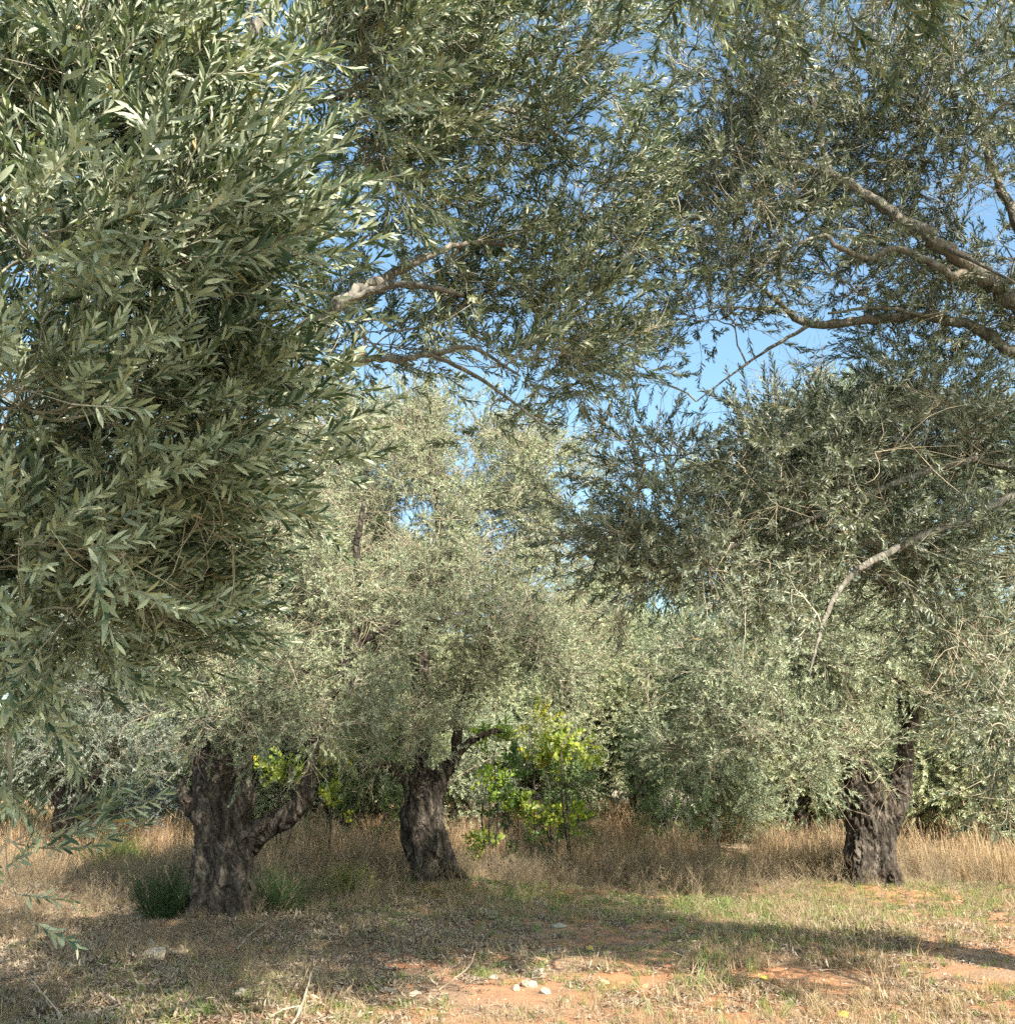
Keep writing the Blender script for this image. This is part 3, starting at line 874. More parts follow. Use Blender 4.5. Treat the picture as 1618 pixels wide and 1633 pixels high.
# the forked one on the right
olive('forked dark olive trunk on the right in front of pale dry grass', B4,
      [C((1388, 1445, D4, .50), (1386, 1410, D4, .41), (1384, 1370, D4, .36), (1380, 1325, D4, .33), (1372, 1285, D4, .30), (1362, 1250, D4, .20), (1348, 1205, D4, .14), (1335, 1140, D4, .11)),
       C((1398, 1345, D4, .26), (1420, 1300, D4 - .05, .22), (1436, 1255, D4 - .05, .19), (1444, 1205, D4, .15), (1442, 1150, D4, .12), (1436, 1080, D4 + .1, .10)),
       C((1420, 1305, D4 - .1, .14), (1400, 1262, D4 - .1, .12), (1376, 1218, D4 - .1, .10), (1352, 1212, D4 - .1, .07)),
       C((1425, 1440, D4 - .1, .14), (1418, 1390, D4 - .15, .13), (1415, 1340, D4 - .1, .12))],
      [C((1436, 1080, D4 + .1, .10), (1430, 980, D4 + .3, .07), (1400, 880, D4 + .5, .05), (1420, 780, D4 + .6, .03)),
       C((1335, 1140, D4, .11), (1300, 1050, D4 - .2, .08), (1240, 960, D4 - .2, .05), (1180, 880, D4, .03)),
       C((1444, 1180, D4, .09), (1490, 1080, D4 - .2, .07), (1540, 980, D4 - .3, .04))],
      [blob(1350, 850, D4 + .5, 260, 150, 2.0, 2.3), blob(1200, 1050, D4 - .8, 190, 130, 1.6, 2.6), blob(1420, 1050, D4 - .4, 160, 100, 1.4, 1.9), blob(1130, 1170, D4 - 1.2, 110, 60, 1.0, 1.8),
       blob(1260, 1200, D4 - 1.3, 90, 75, .9, 1.5), blob(1200, 740, D4 + 1, 130, 90, 1.4, 2.0), blob(1360, 690, D4 + 1, 150, 80, 1.4, 2.0), blob(1540, 1010, D4, 120, 160, 1.4, 2.2), blob(1520, 760, D4 + .5, 150, 110, 1.5, 2.0),
       blob(1390, 1190, D4 - 1.0, 90, 30, .5, 1.0)],
      voxel=.019, seed=13, rs=.72, limb_mat='bark', color=(1.4, 1.35, 1.15), sscale=(.6, 1.0), bare=.09, ntw=10)

# the dim one behind the yellow shrub
olive('dark trunk standing behind the yellow green shrub, half lost in shade', B5,
      [C((966, 1305, D5, .36), (964, 1275, D5, .30), (960, 1240, D5, .27), (955, 1205, D5, .22), (950, 1160, D5, .15), (960, 1090, D5, .1))],
      [C((960, 1090, D5, .1), (930, 1000, D5, .07), (940, 900, D5, .04)), C((952, 1180, D5, .1), (1010, 1080, D5, .07), (1060, 980, D5, .04))],
      [blob(960, 1080, D5, 170, 110, 2.4, 2.6), blob(1010, 1200, D5 - 1.5, 90, 60, 1.2, 2.2), blob(1000, 920, D5, 130, 110, 2, 1.6)],
      voxel=.035, seed=17, limb_mat='bark', sscale=(.7, 1.1), twigs_keep=.4, color=(.85, 1.0, .85))

# near tree on the left: its trunk stands just outside the picture
BL = onground((-3.5, 4.7, 0))
olive('near olive tree at left whose long leafy boughs fill the upper left', BL,
      [[(-3.5, 4.7, -.1, .34), (-3.42, 4.68, .5, .26), (-3.35, 4.65, 1.1, .24), (-3.2, 4.6, 1.6, .2), (-3.0, 4.55, 2.05, .15), (*P(-140, 800, 4.5), .085), (*P(-20, 745, 4.45), .07)],
       [(-3.35, 4.65, 1.2, .2), (-3.5, 4.5, 1.9, .14), (-3.4, 4.3, 2.5, .10), (*P(-260, 500, 4.1), .08)]],
      [C((-20, 745, 4.45, .07), (80, 715, 4.4, .06), (230, 640, 4.4, .052), (370, 580, 4.45, .047), (430, 553, 4.5, .043), (500, 517, 4.5, .042), (560, 470, 4.5, .036), (620, 440, 4.55, .030), (690, 405, 4.6, .024), (750, 385, 4.7, .014)),
       C((560, 478, 4.5, .026), (610, 458, 4.45, .022), (665, 455, 4.4, .017), (740, 470, 4.4, .010)),
       C((370, 580, 4.45, .035), (440, 595, 4.6, .027), (510, 590, 4.65, .024), (575, 572, 4.7, .021), (640, 572, 4.7, .019), (700, 562, 4.7, .017), (755, 555, 4.7, .012), (830, 600, 4.75, .007)),
       C((690, 566, 4.7, .014), (760, 600, 4.7, .012), (830, 650, 4.75, .008), (880, 690, 4.8, .004)),
       [(*P(-260, 500, 4.1), .08), (*P(-100, 400, 4.0), .06), (*P(120, 330, 3.9), .045), (*P(300, 230, 3.8), .036), (*P(360, 150, 3.8), .030), (*P(405, 48, 3.8), .030), (*P(440, 10, 3.85), .028), (*P(500, -80, 4.0), .022), (*P(620, -200, 4.2), .012)],
       C((395, 60, 3.8, .018), (400, 10, 3.75, .014), (420, -60, 3.7, .008)),
       C((300, 230, 3.8, .025), (450, 170, 4.1, .02), (640, 150, 4.5, .016), (820, 180, 4.9, .012), (960, 260, 5.2, .006)),
       [(*P(-260, 500, 4.1), .07), (-1.85, 2.6, 3.95, .05), (-.6, 1.6, 4.1, .04), (.6, 1.9, 4.35, .03), (1.3, 2.8, 4.9, .02), (1.8, 3.6, 5.4, .01)],  # limb added out of view to carry the shading boughs overhead
       C((750, 385, 4.7, .014), (860, 400, 5.0, .011), (960, 430, 5.3, .006))],
      [blob(40, 150, 3.1, 230, 210, .55, 3.0), blob(290, 230, 3.1, 210, 200, .5, 3.0), blob(120, 440, 2.9, 260, 150, .5, 3.6), blob(300, 410, 2.9, 150, 120, .45, 2.8), blob(80, 680, 3.1, 230, 140, .5, 3.4),
       blob(330, 680, 3.4, 150, 90, .4, 2.2), blob(520, 130, 3.8, 190, 170, .6, 2.6), blob(100, 880, 3.4, 190, 130, .45, 3.2), blob(180, 900, 4.0, 150, 130, .3, 2.4), blob(150, 960, 3.8, 150, 85, .45, 3.4), blob(20, 1190, 4.0, 60, 80, .35, 1.6),
       blob(640, 30, 4.2, 200, 130, .6, 2.2, .85), blob(530, 370, 5.2, 130, 80, .3, 1.2, .7), blob(760, 190, 4.8, 200, 160, .7, 2.3, .75), blob(900, 330, 5.1, 170, 120, .6, 2.2, .7), blob(720, 430, 4.9, 140, 80, .4, 2.0, .72),
       blob(900, 500, 5.1, 180, 80, .4, 2.3, .72), blob(930, 90, 5.2, 160, 140, .7, 2.0, .75), blob(620, 260, 5.3, 150, 120, .5, 1.8, .65), blob(600, 540, 5.3, 170, 80, .3, 2.8, .65), blob(850, 570, 5.3, 130, 60, .3, 2.2, .65), blob(800, 600, 4.8, 100, 55, .3, 1.2, .75), blob(420, 700, 3.9, 90, 90, .4, 1.5),
       blob(-300, 350, 3.6, 280, 320, .7, 1.6), blob(-250, 900, 4.0, 200, 250, .6, 1.4), blob(250, -200, 3.9, 350, 180, .8, 1.5), blob(30, 1350, 4.1, 45, 40, .15, .8),
       ((.45, .95, 3.8), (1.0, .55, .3), 1.8), ((-.25, 1.15, 3.7), (.8, .32, .2), 2.0), ((1.2, 2.6, 4.8), (1.2, .9, .4), 2.2), ((1.7, 3.7, 5.4), (1.2, .9, .45), 1.6)],  # overhead boughs added out of view to shade the lower left foliage and ground
      voxel=.02, seed=21, singles=300, ls=.85, gaps=.2, lean=(.32, -.1, .20), color=(1.3, 1.25, 1.08), hollows=[(P(400, 50, 3.2), .28), (P(425, 20, 3.5), .22), (P(455, 540, 3.8), .32), (P(530, 500, 3.9), .32), (P(610, 450, 4.1), .26), (P(690, 410, 4.3), .2), (P(500, 500, 3.3), .3)], bare=.045, twl=(.22, .45), ntw=8, sscale=(.95, 1.3), up=.3, clear=2.05)  # leaf tint lifted so part of the strong sun is painted into the leaves

# near tree on the right: trunk outside the picture, limbs cross it
BR = onground((5.1, 7.2, 0))
olive('near olive tree at right whose bare grey limbs cross the upper right sky', BR,
      [[(5.1, 7.2, -.1, .42), (5.1, 7.2, .5, .33), (5.05, 7.15, 1.2, .29), (4.9, 7.05, 1.9, .24), (4.6, 6.9, 2.5, .18), (*P(1760, 640, 6.6), .13)],
       [(5.0, 7.1, 1.3, .24), (5.3, 6.9, 2.2, .18), (5.2, 6.6, 3.2, .13)]],
      [C((1760, 640, 6.6, .12), (1690, 560, 6.4, .095), (1618, 480, 6.2, .082), (1570, 445, 6.1, .072), (1500, 392, 6.0, .062), (1440, 352, 6.0, .054), (1380, 310, 6.0, .046), (1330, 283, 6.0, .040), (1270, 262, 6.0, .030), (1200, 270, 6.0, .022), (1110, 290, 6.0, .012)),
       C((1330, 290, 6.0, .030), (1312, 240, 6.0, .026), (1300, 180, 6.05, .023), (1275, 110, 6.1, .020), (1240, 50, 6.15, .016), (1200, -30, 6.2, .010)),
       C((1550, 432, 6.1, .045), (1520, 440, 6.0, .036), (1470, 410, 5.95, .032), (1420, 395, 5.9, .028), (1385, 412, 5.85, .024), (1335, 392, 5.8, .020), (1310, 375, 5.8, .016), (1250, 400, 5.75, .009), (1190, 440, 5.7, .005)),
       C((1760, 640, 6.6, .08), (1680, 590, 6.5, .065), (1618, 562, 6.4, .055), (1560, 525, 6.4, .047), (1500, 508, 6.4, .044), (1440, 506, 6.4, .042), (1370, 512, 6.4, .040), (1290, 517, 6.4, .036), (1250, 490, 6.4, .028), (1215, 460, 6.4, .018), (1150, 420, 6.4, .008)),
       C((1290, 517, 6.4, .02), (1240, 548, 6.4, .016), (1190, 580, 6.4, .011), (1110, 640, 6.4, .005)),
       C((1500, 508, 6.4, .02), (1400, 490, 6.2, .014), (1320, 500, 6.1, .010)),
       [(4.9, 7.05, 1.9, .13), (*P(1720, 760, 6.6), .05), (*P(1618, 744, 6.5), .036), (*P(1520, 738, 6.4), .032), (*P(1400, 782, 6.3), .027), (*P(1290, 830, 6.2), .022), (*P(1180, 865, 6.2), .017), (*P(1090, 915, 6.1), .010), (*P(980, 960, 6.1), .004)],
       [(4.9, 7.05, 1.7, .12), (*P(1720, 760, 6.3), .05), (*P(1618, 792, 6.2), .038), (*P(1510, 838, 6.1), .034), (*P(1400, 890, 6.0), .030), (*P(1345, 930, 6.0), .024), (*P(1310, 1000, 5.95), .016), (*P(1290, 1080, 5.9), .006)],
       C((1690, 560, 6.4, .06), (1640, 400, 6.3, .05), (1580, 260, 6.3, .035), (1540, 120, 6.3, .02), (1500, -20, 6.3, .01)),
       C((1500, 392, 6.0, .02), (1560, 420, 5.7, .014), (1618, 450, 5.5, .010))],
      [blob(1130, 150, 6.0, 180, 160, .9, 2.6), blob(1340, 100, 6.1, 180, 110, .9, 2.0), blob(1530, 180, 6.3, 150, 170, .9, 2.3), blob(1180, 370, 6.0, 160, 90, .8, 2.6), blob(1120, 280, 6.3, 150, 80, .5, 2.0), blob(1400, 250, 6.4, 180, 90, .7, 2.0),
       blob(1500, 330, 6.6, 160, 90, .6, 2.0), blob(1330, 430, 6.4, 180, 60, .5, 2.2), blob(1500, 560, 6.8, 170, 60, .6, 2.2), blob(1560, 460, 6.8, 90, 90, .4, 1.6), blob(1120, 500, 6.2, 130, 60, .4, 1.8), blob(1000, 590, 6.2, 120, 60, .4, 1.6),
       blob(1450, 700, 6.8, 220, 110, .8, 4.2), blob(1250, 760, 6.5, 180, 90, .7, 3.6), blob(1100, 850, 6.3, 150, 90, .6, 2.8), blob(960, 850, 6.3, 110, 50, .5, 1.8), blob(1050, 760, 6.4, 110, 70, .5, 2.0), blob(1450, 960, 6.4, 130, 50, .5, 1.4), blob(1350, 870, 6.4, 200, 80, .6, 3.0), blob(1540, 880, 6.4, 120, 70, .5, 1.8),
       blob(1200, 940, 6.2, 140, 60, .5, 1.8), blob(1600, 1130, 6.3, 70, 130, .4, 2.4), blob(1750, 300, 6.5, 160, 300, .9, 1.8), blob(1780, 900, 6.5, 130, 260, .7, 1.8), blob(1350, -120, 6.4, 300, 120, .9, 1.6), ((4.3, 4.3, 5.7), (1.7, 1.1, .5), 2.2), ((2.9, 4.4, 6.5), (1.3, .7, .35), 1.5)],  # last two blobs: added out-of-view canopy that shades the lower boughs and ground
      voxel=.024, seed=29, singles=300, ls=.78, gaps=.22, hollows=[(P(1510, 838, 5.7), .24), (P(1400, 885, 5.6), .24), (P(1335, 960, 5.5), .22), (P(1520, 738, 6.1), .2), (P(1400, 782, 6.0), .2), (P(1290, 830, 5.9), .18), (P(1580, 450, 5.7), .25), (P(1480, 385, 5.7), .25), (P(1390, 315, 5.7), .2), (P(1420, 400, 5.5), .2)], color=(.95, .90, .84), bare=.10, twl=(.2, .45), ntw=8, sscale=(.62, .92), up=.2)

# trees standing further back in the grove
BACK = [(620, 26, 8.6), (1290, 27, 7.6), (1010, 23, 6.6), (-330, 23, 4.8), (-60, 27, 5.2), (230, 24, 5.0), (420, 30, 5.6), (560, 21, 4.6), (800, 25, 5.4), (1110, 28, 6.0), (1240, 22, 4.6), (1440, 26, 5.6), (1560, 20, 4.4), (1700, 25, 5.4), (1000, 36, 7.5), (300, 38, 7.0), (660, 40, 7.5), (1330, 38, 7.0), (-150, 38, 6.5), (1700, 40, 7.0)]
BACK_LABELS = {0: 'tallest olive at the back, rising behind the leaning trunk',
               1: 'tall olive at the back behind the forked trunk',
               2: 'tall olive at the back filling the gap right of the middle tree',
               3: 'olive tree behind the hanging boughs beyond the left edge',
               4: 'olive tree further back, left of the short far left trunk',
               5: 'olive tree behind the gap between far left trunk and thick trunk',
               6: 'olive tree behind the elbow limb of the thick trunk',
               7: 'olive tree standing between and behind the thick and leaning trunks',
               8: 'olive tree behind the yellow green shrubs',
               9: 'tall olive tree behind the tall dry grass, right of the dim trunk',
               10: 'olive tree just left of and behind the forked trunk',
               11: 'olive tree behind and right of the forked trunk',
               12: 'nearest of the back olives at the right edge',
               13: 'olive tree further back beyond the right edge'}
for i, (px, d, h) in enumerate(BACK):
    x = (px - 809) / FPX * d / CP
    b = onground((x, d, 0)); rr = np.random.default_rng(100 + i)
    lean = rr.normal(0, .25, 2)
    f1, f2 = rr.uniform(.8, 1.2), rr.uniform(.8, 1.2)
    r = h * .36
    top = (x + lean[0], d + lean[1], h * .36)
    tr = [[(x, d, b[2] - .15, .36 * f1), (x, d, .5, .27 * f1), (x + lean[0] * .5, d, 1.0, .25 * f1), (x + lean[0] + .3, d + .1, 1.7, .15), (x + lean[0] + .6, d, 2.5, .09)],
          [(x + lean[0] * .4, d, .9, .2 * f1), (x + lean[0] - .4, d, 1.7, .13), (x + lean[0] - .8, d, 2.6, .08)]]
    bl = [((x + rr.normal(0, .3), d, h * .60), (r * f2, r, h * .34), 2.2), ((x - r * .8, d - .5, h * .34), (r * .8, r * .7, h * .22), 1.8), ((x + r * .8, d - .4, h * .36), (r * .8, r * .7, h * .24), 1.8)]
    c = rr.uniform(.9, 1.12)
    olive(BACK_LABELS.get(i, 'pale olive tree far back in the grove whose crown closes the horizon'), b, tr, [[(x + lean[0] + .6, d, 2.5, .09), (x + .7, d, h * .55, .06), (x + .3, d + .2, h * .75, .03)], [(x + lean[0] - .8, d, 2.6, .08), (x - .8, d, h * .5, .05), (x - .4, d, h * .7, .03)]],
          bl, group='olive trees further back in the grove', voxel=.05, seed=100 + i, limb_mat='bark', sscale=(.9, 1.4), twigs_keep=.25, spr=2, bare=.02, color=(1.7 * c, 1.58 * c, 1.2 * c))  # sunlight on the far crowns is put into their pale leaf tint

# ------------------------------------------------------------------ shrubs
def shrub(name, label, px, py, d, size, protos, cover, color=(1, 1, 1), group=None, seed=1, up=.3, under=1.0):
    x, y = P(px, py, d)[:2]
    b = onground((x, y, 0))
    t = empty(name, b); tag(t, label, 'shrub', group)
    rr = np.random.default_rng(seed)
    zc = P(px, py, d)[2]
    stems = []
    for k in range(3):
        a = rr.random() * 6.28
        tip = np.array([x, y, zc]) + np.array([math.cos(a) * size[0] * .5, math.sin(a) * size[1] * .5, rr.uniform(-.2, .4) * size[2]])
        mid = (np.array(b) + tip) / 2 + rr.normal(0, .08, 3)
        ch = [(*(np.array(b) - b), .011), (*(mid - b), .008), (*(tip - b), .004)]
        o = bpy.data.objects.new('stem', limb_mesh('stem', ch, M['bark'], seed + k, 5, 4)); link(o, t)
        stems += [tuple(q) for q in catmull([np.array(b), mid, tip], 3)[2:]]
    hh = max(.15, (zc - b[2]) * .5)
    grow(t, b, stems, [((x, y, zc), size, cover * .45), ((x, y + .1, b[2] + hh), (size[0] * .9, size[1], hh), .5 * under)], seed=seed, protos=protos, color=color, twl=(.1, .25), ntw=6, bare=0, sscale=(.7, 1.2), up=up, clear=.5, tw_r=.002)
    return t

sh = 'broad leaved shrubs turning yellow between the trees'
shrub('broad_leaved_shrub', 'bright yellow green shrub clump beside the dark trunk behind the middle tree', 908, 1188, 15.6, (.27, .2, .13), BROADS, 4.5, (1.1, 1.05, 1), sh, 201, under=.10)
shrub('broad_leaved_shrub', 'yellow shrub tip rising above and left of the brightest clump', 850, 1160, 15.9, (.16, .15, .13), BROADS, 2.2, (1.15, .95, 1), sh, 202, under=.10)
shrub('broad_leaved_shrub', 'small lime clump just right of the middle trunk fork', 785, 1195, 15.2, (.13, .12, .16), BROADS, 3.0, (1.15, 1.2, 1), sh, 203, under=.10)
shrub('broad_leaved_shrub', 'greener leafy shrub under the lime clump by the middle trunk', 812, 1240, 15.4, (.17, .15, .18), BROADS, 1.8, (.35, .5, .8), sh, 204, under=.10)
shrub('broad_leaved_shrub', 'low yellow shrub at the edge of the tall dry grass', 795, 1298, 15.3, (.30, .2, .12), BROADS, 1.8, (1, .95, 1), sh, 205, under=.10)
shrub('broad_leaved_shrub', 'yellow green shrub seen through the elbow of the thick tree', 455, 1225, 15.5, (.18, .2, .15), BROADS, 2.4, (1.3, 1.2, 1), sh, 206, under=.10)
shrub('broad_leaved_shrub', 'yellow shrub between the elbow limb and the middle trunk', 530, 1215, 16.0, (.18, .2, .26), BROADS, 1.6, (1.4, 1.2, 1), sh, 207, under=.10)
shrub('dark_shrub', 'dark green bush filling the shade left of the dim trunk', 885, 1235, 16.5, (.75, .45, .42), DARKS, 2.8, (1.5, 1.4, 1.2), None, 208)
shrub('dark_shrub', 'pale grey green bush at the foot of the far trees on the left', 225, 1300, 19.0, (.9, .6, .45), SPRIGS, 2.2, (.8, .9, 1.2), None, 209)
shrub('dark_shrub', 'green bush behind the grass between middle trunk and right trunk', 1060, 1210, 18.5, (.9, .6, .6), DARKS, 1.8, (1.6, 1.4, 1.2), None, 210)

# feathery bushes
def feather(name, label, px, py, w_, h_, n, color, seed):
    x, y = G(px, py); b = onground((x, y, 0)); rr = np.random.default_rng(seed)
    t = empty(name, b); tag(t, label, 'bush')
    K = 5; tt = np.linspace(0, 1, K)[None, :, None]
    a = rr.random(n) * 6.28; base = np.stack([np.cos(a) * rr.random(n) * w_ * .5, np.sin(a) * rr.random(n) * w_ * .5, np.zeros(n)], -1)
    d = norm(base * 1.6 / w_ + rr.normal(0, .25, (n, 3)) + np.array([0, 0, 1.])); L = h_ * rr.uniform(.5, 1.05, n)
    p_ = base[:, None] + d[:, None] * L[:, None, None] * tt + rr.normal(0, .1, (n, 1, 3)) * L[:, None, None] * tt ** 2
    V, F = tubes(p_, np.linspace(.003, .001, K)[None].repeat(n, 0), 3)
    k = 14
    s = rr.integers(0, n, n * k); u = rr.uniform(.25, 1, n * k)[:, None]
    st = p_[s, 0] * (1 - u) + p_[s, -1] * u
    dd = norm(rr.normal(0, .7, (n * k, 3)) + d[s] * .8) * rr.uniform(.04, .10, (n * k, 1))
    q = st[:, None] + dd[:, None] * np.linspace(0, 1, 3)[None, :, None]
    V2, F2 = tubes(q, np.array([[.0016, .0014, .0006]]).repeat(n * k, 0), 3)
    A = np.concatenate([np.full(len(V), .2), np.repeat(rr.random(n * k), 9)]).astype(np.float32)
    o = bpy.data.objects.new('foliage', mesh_np('foliage', np.vstack([V, V2]), np.vstack([F, F2 + len(V)]), M['green_blade'], True, {'lr': ('FLOAT', A)}))
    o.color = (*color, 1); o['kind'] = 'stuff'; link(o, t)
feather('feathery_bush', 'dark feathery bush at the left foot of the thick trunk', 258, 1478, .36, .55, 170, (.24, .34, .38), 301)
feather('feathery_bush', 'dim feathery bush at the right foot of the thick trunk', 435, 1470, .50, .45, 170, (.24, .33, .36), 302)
feather('feathery_bush', 'bright green feathery bush beside the far left trunk', 190, 1392, .75, .50, 220, (.85, 1.0, .7), 303)
feather('feathery_bush', 'yellowish feathery bush among dry weeds left of the leaning trunk', 550, 1432, .45, .42, 110, (1.5, 1.25, 1.0), 304)

# ------------------------------------------------------------------ ground cover
def inside(n, y0, y1, margin=1.12):
    """random ground points across the width in view, evenly per square metre"""
    y = np.sqrt(RNG.uniform(y0 * y0, y1 * y1, n))
    x = RNG.uniform(-1, 1, n) * y * .53 * margin + 0
    return x, y

def cover(name, label, n, y0, y1, dens, protos, scl, color=(1, 1, 1), tilt=.15, sink=.0, parent=None):
    x, y = inside(n, y0, y1)
    k = RNG.random(n) < dens(x, y)
    x, y = x[k], y[k]
    z = ground_z(x, y) + .022 * (fbm(x * 7, y * 7, 51, 3) - .45) - sink
    D = norm(np.stack([RNG.normal(0, tilt, len(x)), RNG.normal(0, tilt, len(x)), np.ones(len(x))], -1))
    s = RNG.uniform(scl[0], scl[1], len(x)) * (.30 + 1.45 * fbm(x * .9, y * .9, 61, 3))
    o = scatter(name, np.stack([x, y, z], -1), D, s, protos, None, 'stuff', color)
    o['label'] = label
    print('COVER', name, len(x))
    return o

ss = lambda a, b, t: np.clip((t - a) / (b - a), 0, 1)
def near_tree(x, y, b, r): return np.exp(-((x - b[0]) ** 2 + (y - b[1]) ** 2) / (r * r))
RNG = np.random.default_rng(55)
path = lambda x, y: np.exp(-((y - (8.0 + .12 * x)) / .85) ** 4) * ss(-1.8, -.4, x + .5 * fbm(x * 2, y * 2, 77)) * ss(.36, .50, fbm(x * 1.3, y * 1.6, 123, 3))       # bare reddish strip
lawn = lambda x, y: np.exp(-((y - 12.6) / 1.5) ** 2) * ss(-1.8, 0, x)
patch = lambda x, y, s: ss(.40, .52, fbm(x * .8, y * .8, s, 3))

cover('tall_dry_grass', 'tall straw coloured grass standing behind the trunks', 80000, 14.0, 40,
      lambda x, y: (.03 + .97 * patch(x, y, 71)) * (.15 + .85 * patch(x * 2.1, y * 2.1, 171)) * ss(14.0, 15.6, y + .8 * fbm(x, y, 5)) * ss(60, 24, y) * (1 - .95 * near_tree(x, y, B2, 1.3)) * .9, TALL_DRY, (.6, 1.35), (1.08, 1.0, .92))
cover('dry_weeds', 'brown grey dry weeds round the trunks', 9000, 10.5, 19,
      lambda x, y: np.clip(.02 + .9 * np.exp(-((y - 14.2) / 1.3) ** 2) * (.4 + .6 * patch(x, y, 33)) + .3 * near_tree(x, y, (-3.2, 12.6), 1.5), 0, 1) * (1 - .9 * near_tree(x, y, B1, .8)), WEEDS, (.55, 1.1))
cover('weeds_in_front', 'sparse brown weeds in the shade at lower left', 5200, 7.0, 12,
      lambda x, y: ss(-.9, -2.2, x) * (.10 + .8 * patch(x, y, 38)) * (1 - near_tree(x, y, B1, .7)), WEEDS, (.25, .6), (.8, .78, .75))  # weed tint dimmed: part of the shade here sits in the colour
cover('short_dry_grass', 'short dry straw scattered over the clay', 34000, 6.2, 20,
      lambda x, y: np.clip(.12 + .36 * patch(x, y, 91) + .35 * ss(8.2, 7.2, y) * ss(-.9, .2, x) - .45 * path(x, y), .012, 1), SHORT_DRY, (.35, .95), (.95, .92, .85), .35)
cover('short_green_grass', 'short green grass in the clearing', 42000, 6.2, 20,
      lambda x, y: np.clip(.09 + .70 * lawn(x, y) * (.35 + .65 * patch(x, y, 14)) + .30 * patch(x, y, 15) - .4 * path(x, y), .015, 1) * ss(-4, -.5, x + 1.2), SHORT_GREEN, (.35, .95), (1, 1, 1), .3)
cover('long_green_grass', 'longer green tufts dotted over the clearing', 900, 6.3, 14,
      lambda x, y: .35 * ss(-1, .5, x) + .05, LONG_GREEN, (.35, .8), (.9, 1, .9), .2)
cover('leaf_litter', 'brown fallen olive leaves and bits of twig under the trees', 30000, 6.3, 18,
      lambda x, y: np.clip(.20 + .75 * near_tree(x, y, (B1[0] + .3, B1[1] - .9), 2.0) + .5 * ss(0, -2, x) - .25 * path(x, y), 0, 1), LITTERS, (.7, 1.2), (1, 1, 1), .12)
cover('small_pebbles', 'small pale pebbles lying in the clay', 5200, 6.3, 16,
      lambda x, y: np.clip(.12 + .6 * path(x, y), 0, 1), PEBBLES, (.02, .065), (1, 1, 1), .5, .004)

# clods of earth on the bare strip: red clay lumps
clod = simple_noise_mat('clay_clod', (.30, .13, .06), (.50, .25, .125), 10, .95)
CL = []
for i in range(3):
    o = bpy.data.objects.new('clod', rock_mesh('clod', clod, 70 + i, 1, .55)); PROTO.objects.link(o); CL.append(o)
cover('clay_clods', 'crumbly red clay lumps on the bare strip', 9000, 6.4, 15, lambda x, y: np.clip(.10 + .8 * path(x, y) + .5 * near_tree(x, y, (B2[0] + .1, B2[1] - .5), .7), 0, 1), CL, (.02, .10), (1, 1, 1), .5, .01)

# ------------------------------------------------------------------ single stones
STONES = [
    (248, 1535, 48, .55, 'limestone', 'largest pale stone lying in shade in front of the thick trunk'),
    (238, 1516, 24, .9, 'limestone', 'upright pale stone leaning behind the largest stone'),
    (383, 1590, 26, .7, 'limestone', 'round cream stone in the dim grass at lower left'),
    (411, 1587, 24, .5, 'limestone', 'flat pale stone right beside the round cream stone'),
    (340, 1585, 18, .5, 'limestone', 'small flat stone left of the round cream stone'),
    (545, 1580, 24, .5, 'limestone', 'pale stone at the left end of the red bare strip'),
    (622, 1584, 26, .5, 'limestone', 'cream stone half sunk in the red clay'),
    (662, 1588, 22, .5, 'limestone', 'flat cream stone on sunlit clay beside the half sunk one'),
    (861, 1533, 28, .6, 'stained_stone', 'orange clay stained stone on the shadow edge'),
    (858, 1549, 28, .5, 'limestone', 'grey white stone just in front of the orange stone'),
    (786, 1558, 17, .6, 'limestone', 'small cream stone on the shadow edge left of the orange stone'),
    (733, 1558, 14, .6, 'stained_stone', 'small tan stone on the shadow edge, left of the cream one'),
    (842, 1570, 34, .45, 'limestone', 'broad white flat stone in the middle of the red strip'),
    (868, 1580, 30, .4, 'limestone', 'white flat slab touching the broad white stone'),
    (822, 1576, 22, .5, 'stained_stone', 'orange stone left of the broad white stone'),
    (962, 1565, 18, .6, 'stained_stone', 'orange stone alone at the right end of the red strip'),
    (893, 1479, 36, .25, 'limestone', 'thin white flat stone in the shaded grass'),
    (745, 1470, 16, .5, 'limestone', 'small pale stone near the root of the leaning trunk'),
    (866, 1446, 16, .5, 'limestone', 'white stone in the sunlit green grass'),
    (228, 1420, 14, .7, 'limestone', 'small white stone above the dark feathery bush'),
    (626, 1446, 16, .5, 'stained_stone', 'tan stone left of the earth mound'),
    (20, 1488, 22, .4, 'limestone', 'flat pale stone at the left edge of the ground'),
    (968, 1518, 16, .4, 'stained_stone', 'small tan stone in the shaded grass at right'),
]
for i, (px, py, wpx, sq, mt, lb) in enumerate(STONES):
    x, y = G(px, py)
    wd = wpx / FPX * y * 1.05
    o = bpy.data.objects.new('stone', rock_mesh('stone', M[mt], 500 + i, 3, sq, .1))
    o.location = (x, y, float(ground_z(x, y)) + wd * sq * .10)
    o.scale = (wd, wd, wd); o.rotation_euler = (RNG.normal(0, .1), RNG.normal(0, .1), RNG.random() * 6.28)
    link(o); tag(o, lb, 'stone', 'loose stones on the ground')

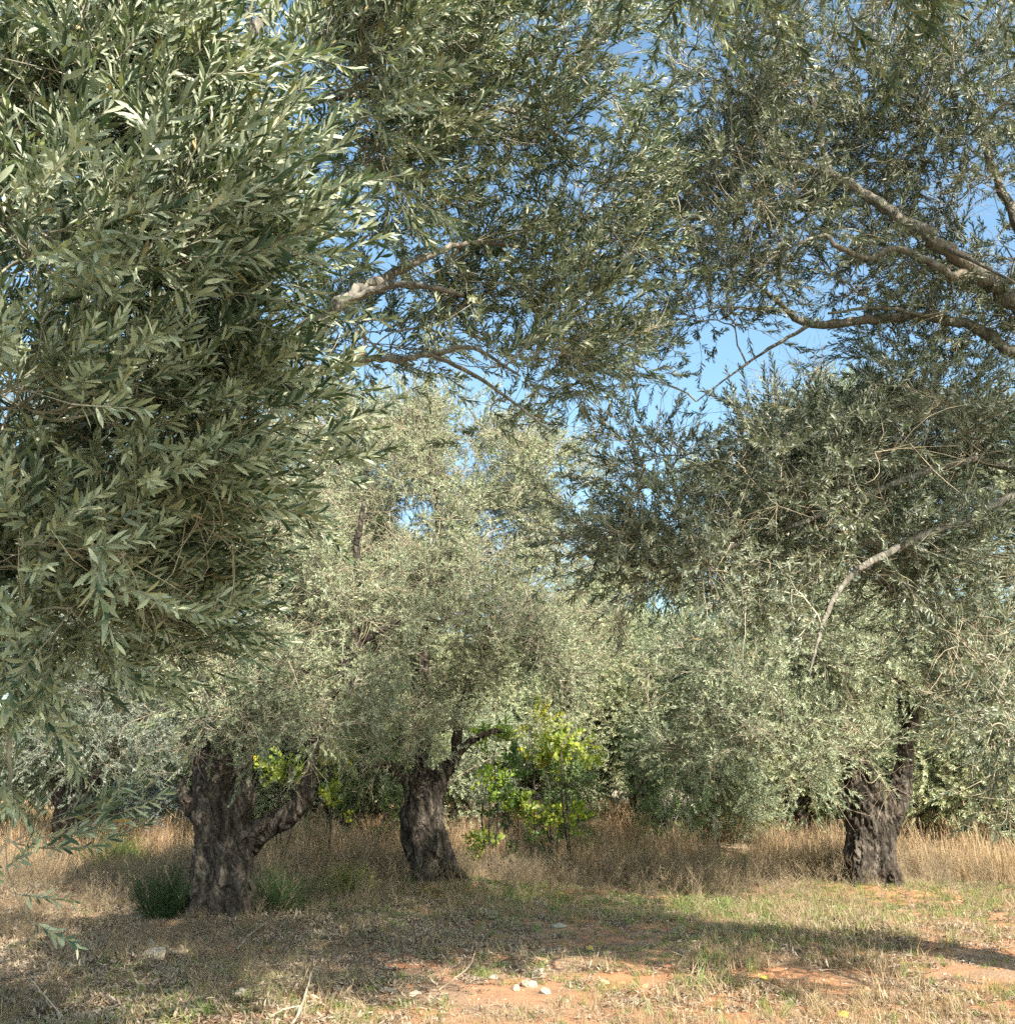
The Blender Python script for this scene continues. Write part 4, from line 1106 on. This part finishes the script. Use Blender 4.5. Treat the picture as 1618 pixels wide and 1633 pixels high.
# ------------------------------------------------------------------ loose sticks and dry stalks
def stick(label, pts, r, mat='dry_twig', name='stick', cat='stick', grp='sticks and dry stalks on the ground'):
    P0 = np.array(pts[0], float)
    ch = [(*(np.array(p_, float) - P0), r * (1 - .6 * i / (len(pts) - 1))) for i, p_ in enumerate(pts)]
    o = bpy.data.objects.new(name, limb_mesh(name, ch, M[mat], int(abs(P0[0]) * 1000) + 3, 6, 6)); o.location = P0
    link(o); tag(o, label, cat, grp)
def gp(px, py, dz=0):
    x, y = G(px, py); return (x, y, float(ground_z(x, y)) + dz)
def above(px, py, d): return tuple(P(px, py, d))
y_ = G(75, 1632)[1]
stick('long pale dry stalk slanting up at the lower left corner', [gp(115, 1640, .0), above(85, 1605, y_ + .05), above(48, 1560, y_ + .1)], .006)
stick('pale stick standing out of the litter right of the thick trunk', [gp(463, 1480), above(470, 1462, G(463, 1480)[1]), above(473, 1448, G(463, 1480)[1])], .014)
stick('thin leaning stalk left of the thick trunk', [gp(308, 1475), above(290, 1440, G(308, 1475)[1]), above(268, 1398, G(308, 1475)[1] + .1), above(262, 1380, G(308, 1475)[1] + .1)], .010)
stick('forked pale stick lying at the bottom edge', [gp(462, 1650, .02), gp(480, 1622, .06), gp(490, 1598, .10), gp(494, 1586, .14)], .011)
stick('bent pale stick crossing the forked stick at the bottom edge', [gp(420, 1635, .03), gp(450, 1628, .06), gp(478, 1625, .07)], .008)
stick('short pale stick near the bottom edge left of the forked stick', [gp(384, 1612, .02), gp(395, 1635, .03)], .009)
stick('brown stick lying across the leaf litter', [gp(375, 1525, .04), gp(400, 1505, .05), gp(425, 1490, .05)], .012, 'twig')
stick('dry stalk leaning in the shade left of the orange stone', [gp(700, 1580, .0), above(745, 1545, G(700, 1580)[1]), above(757, 1520, G(700, 1580)[1])], .006)
stick('tall red brown stalk in front of the dark trunk', [gp(938, 1330), above(942, 1270, G(938, 1330)[1]), above(945, 1215, G(938, 1330)[1])], .014, 'dry_twig')
stick('thin stalk above the leaning trunk slanting to the right', [above(700, 1262, 14.6), above(735, 1235, 14.7), above(800, 1200, 14.9)], .016)

# yellow fallen leaves
for px, py, lb in ((1337, 1618, 'bright yellow fallen leaf at the bottom edge on the right'), (1212, 1560, 'yellow fallen leaf on the clay, second from the bottom edge'), (935, 1512, 'dull yellow fallen leaf in the shaded grass')):
    v, f = leaf_arrays(np.zeros(3), np.array([1., .3, .1]), np.array([.1, -.5, 1]), .075, .055, .3)
    o = bpy.data.objects.new('fallen_leaf', mesh_np('fallen_leaf', v, f, M['yellow_leaf'], True, {'lr': ('FLOAT', np.full(len(v), .4, np.float32))}))
    x, y = G(px, py); o.location = (x, y, float(ground_z(x, y)) + .03); o.rotation_euler = (0, 0, px)
    link(o); tag(o, lb, 'fallen leaf', 'yellow fallen leaves')

# scrub that closes the view between the trunks
rr = np.random.default_rng(900)
SCRUB = [(-60, 20, 'grey green thicket at the far left edge of the grove'), (330, 21, 'scrub seen behind the thick trunk'), (480, 20, 'pale thicket framed by the elbow limb'), (600, 19.5, 'scrub left of the leaning trunk'),
         (740, 20.5, 'scrub just right of the leaning trunk'), (1140, 20, 'low scrub behind the tall grass left of the forked trunk'), (1270, 22, 'thin scrub between low scrub and forked trunk'), (1470, 21, 'scrub right of the forked trunk'), (1590, 19, 'scrub at the right edge behind hanging leaves')]
for i, (px, d, lb) in enumerate(SCRUB):
    shrub('scrub_bush', lb, px, 1205, d, (1.4, .7, .85), SPRIGS if i % 3 else DARKS, 2.0, (1.6, 1.55, 1.3) if i % 3 else (2.2, 1.8, 1.4), 'scrub closing the view between the trunks', 910 + i * 7, under=1.0)
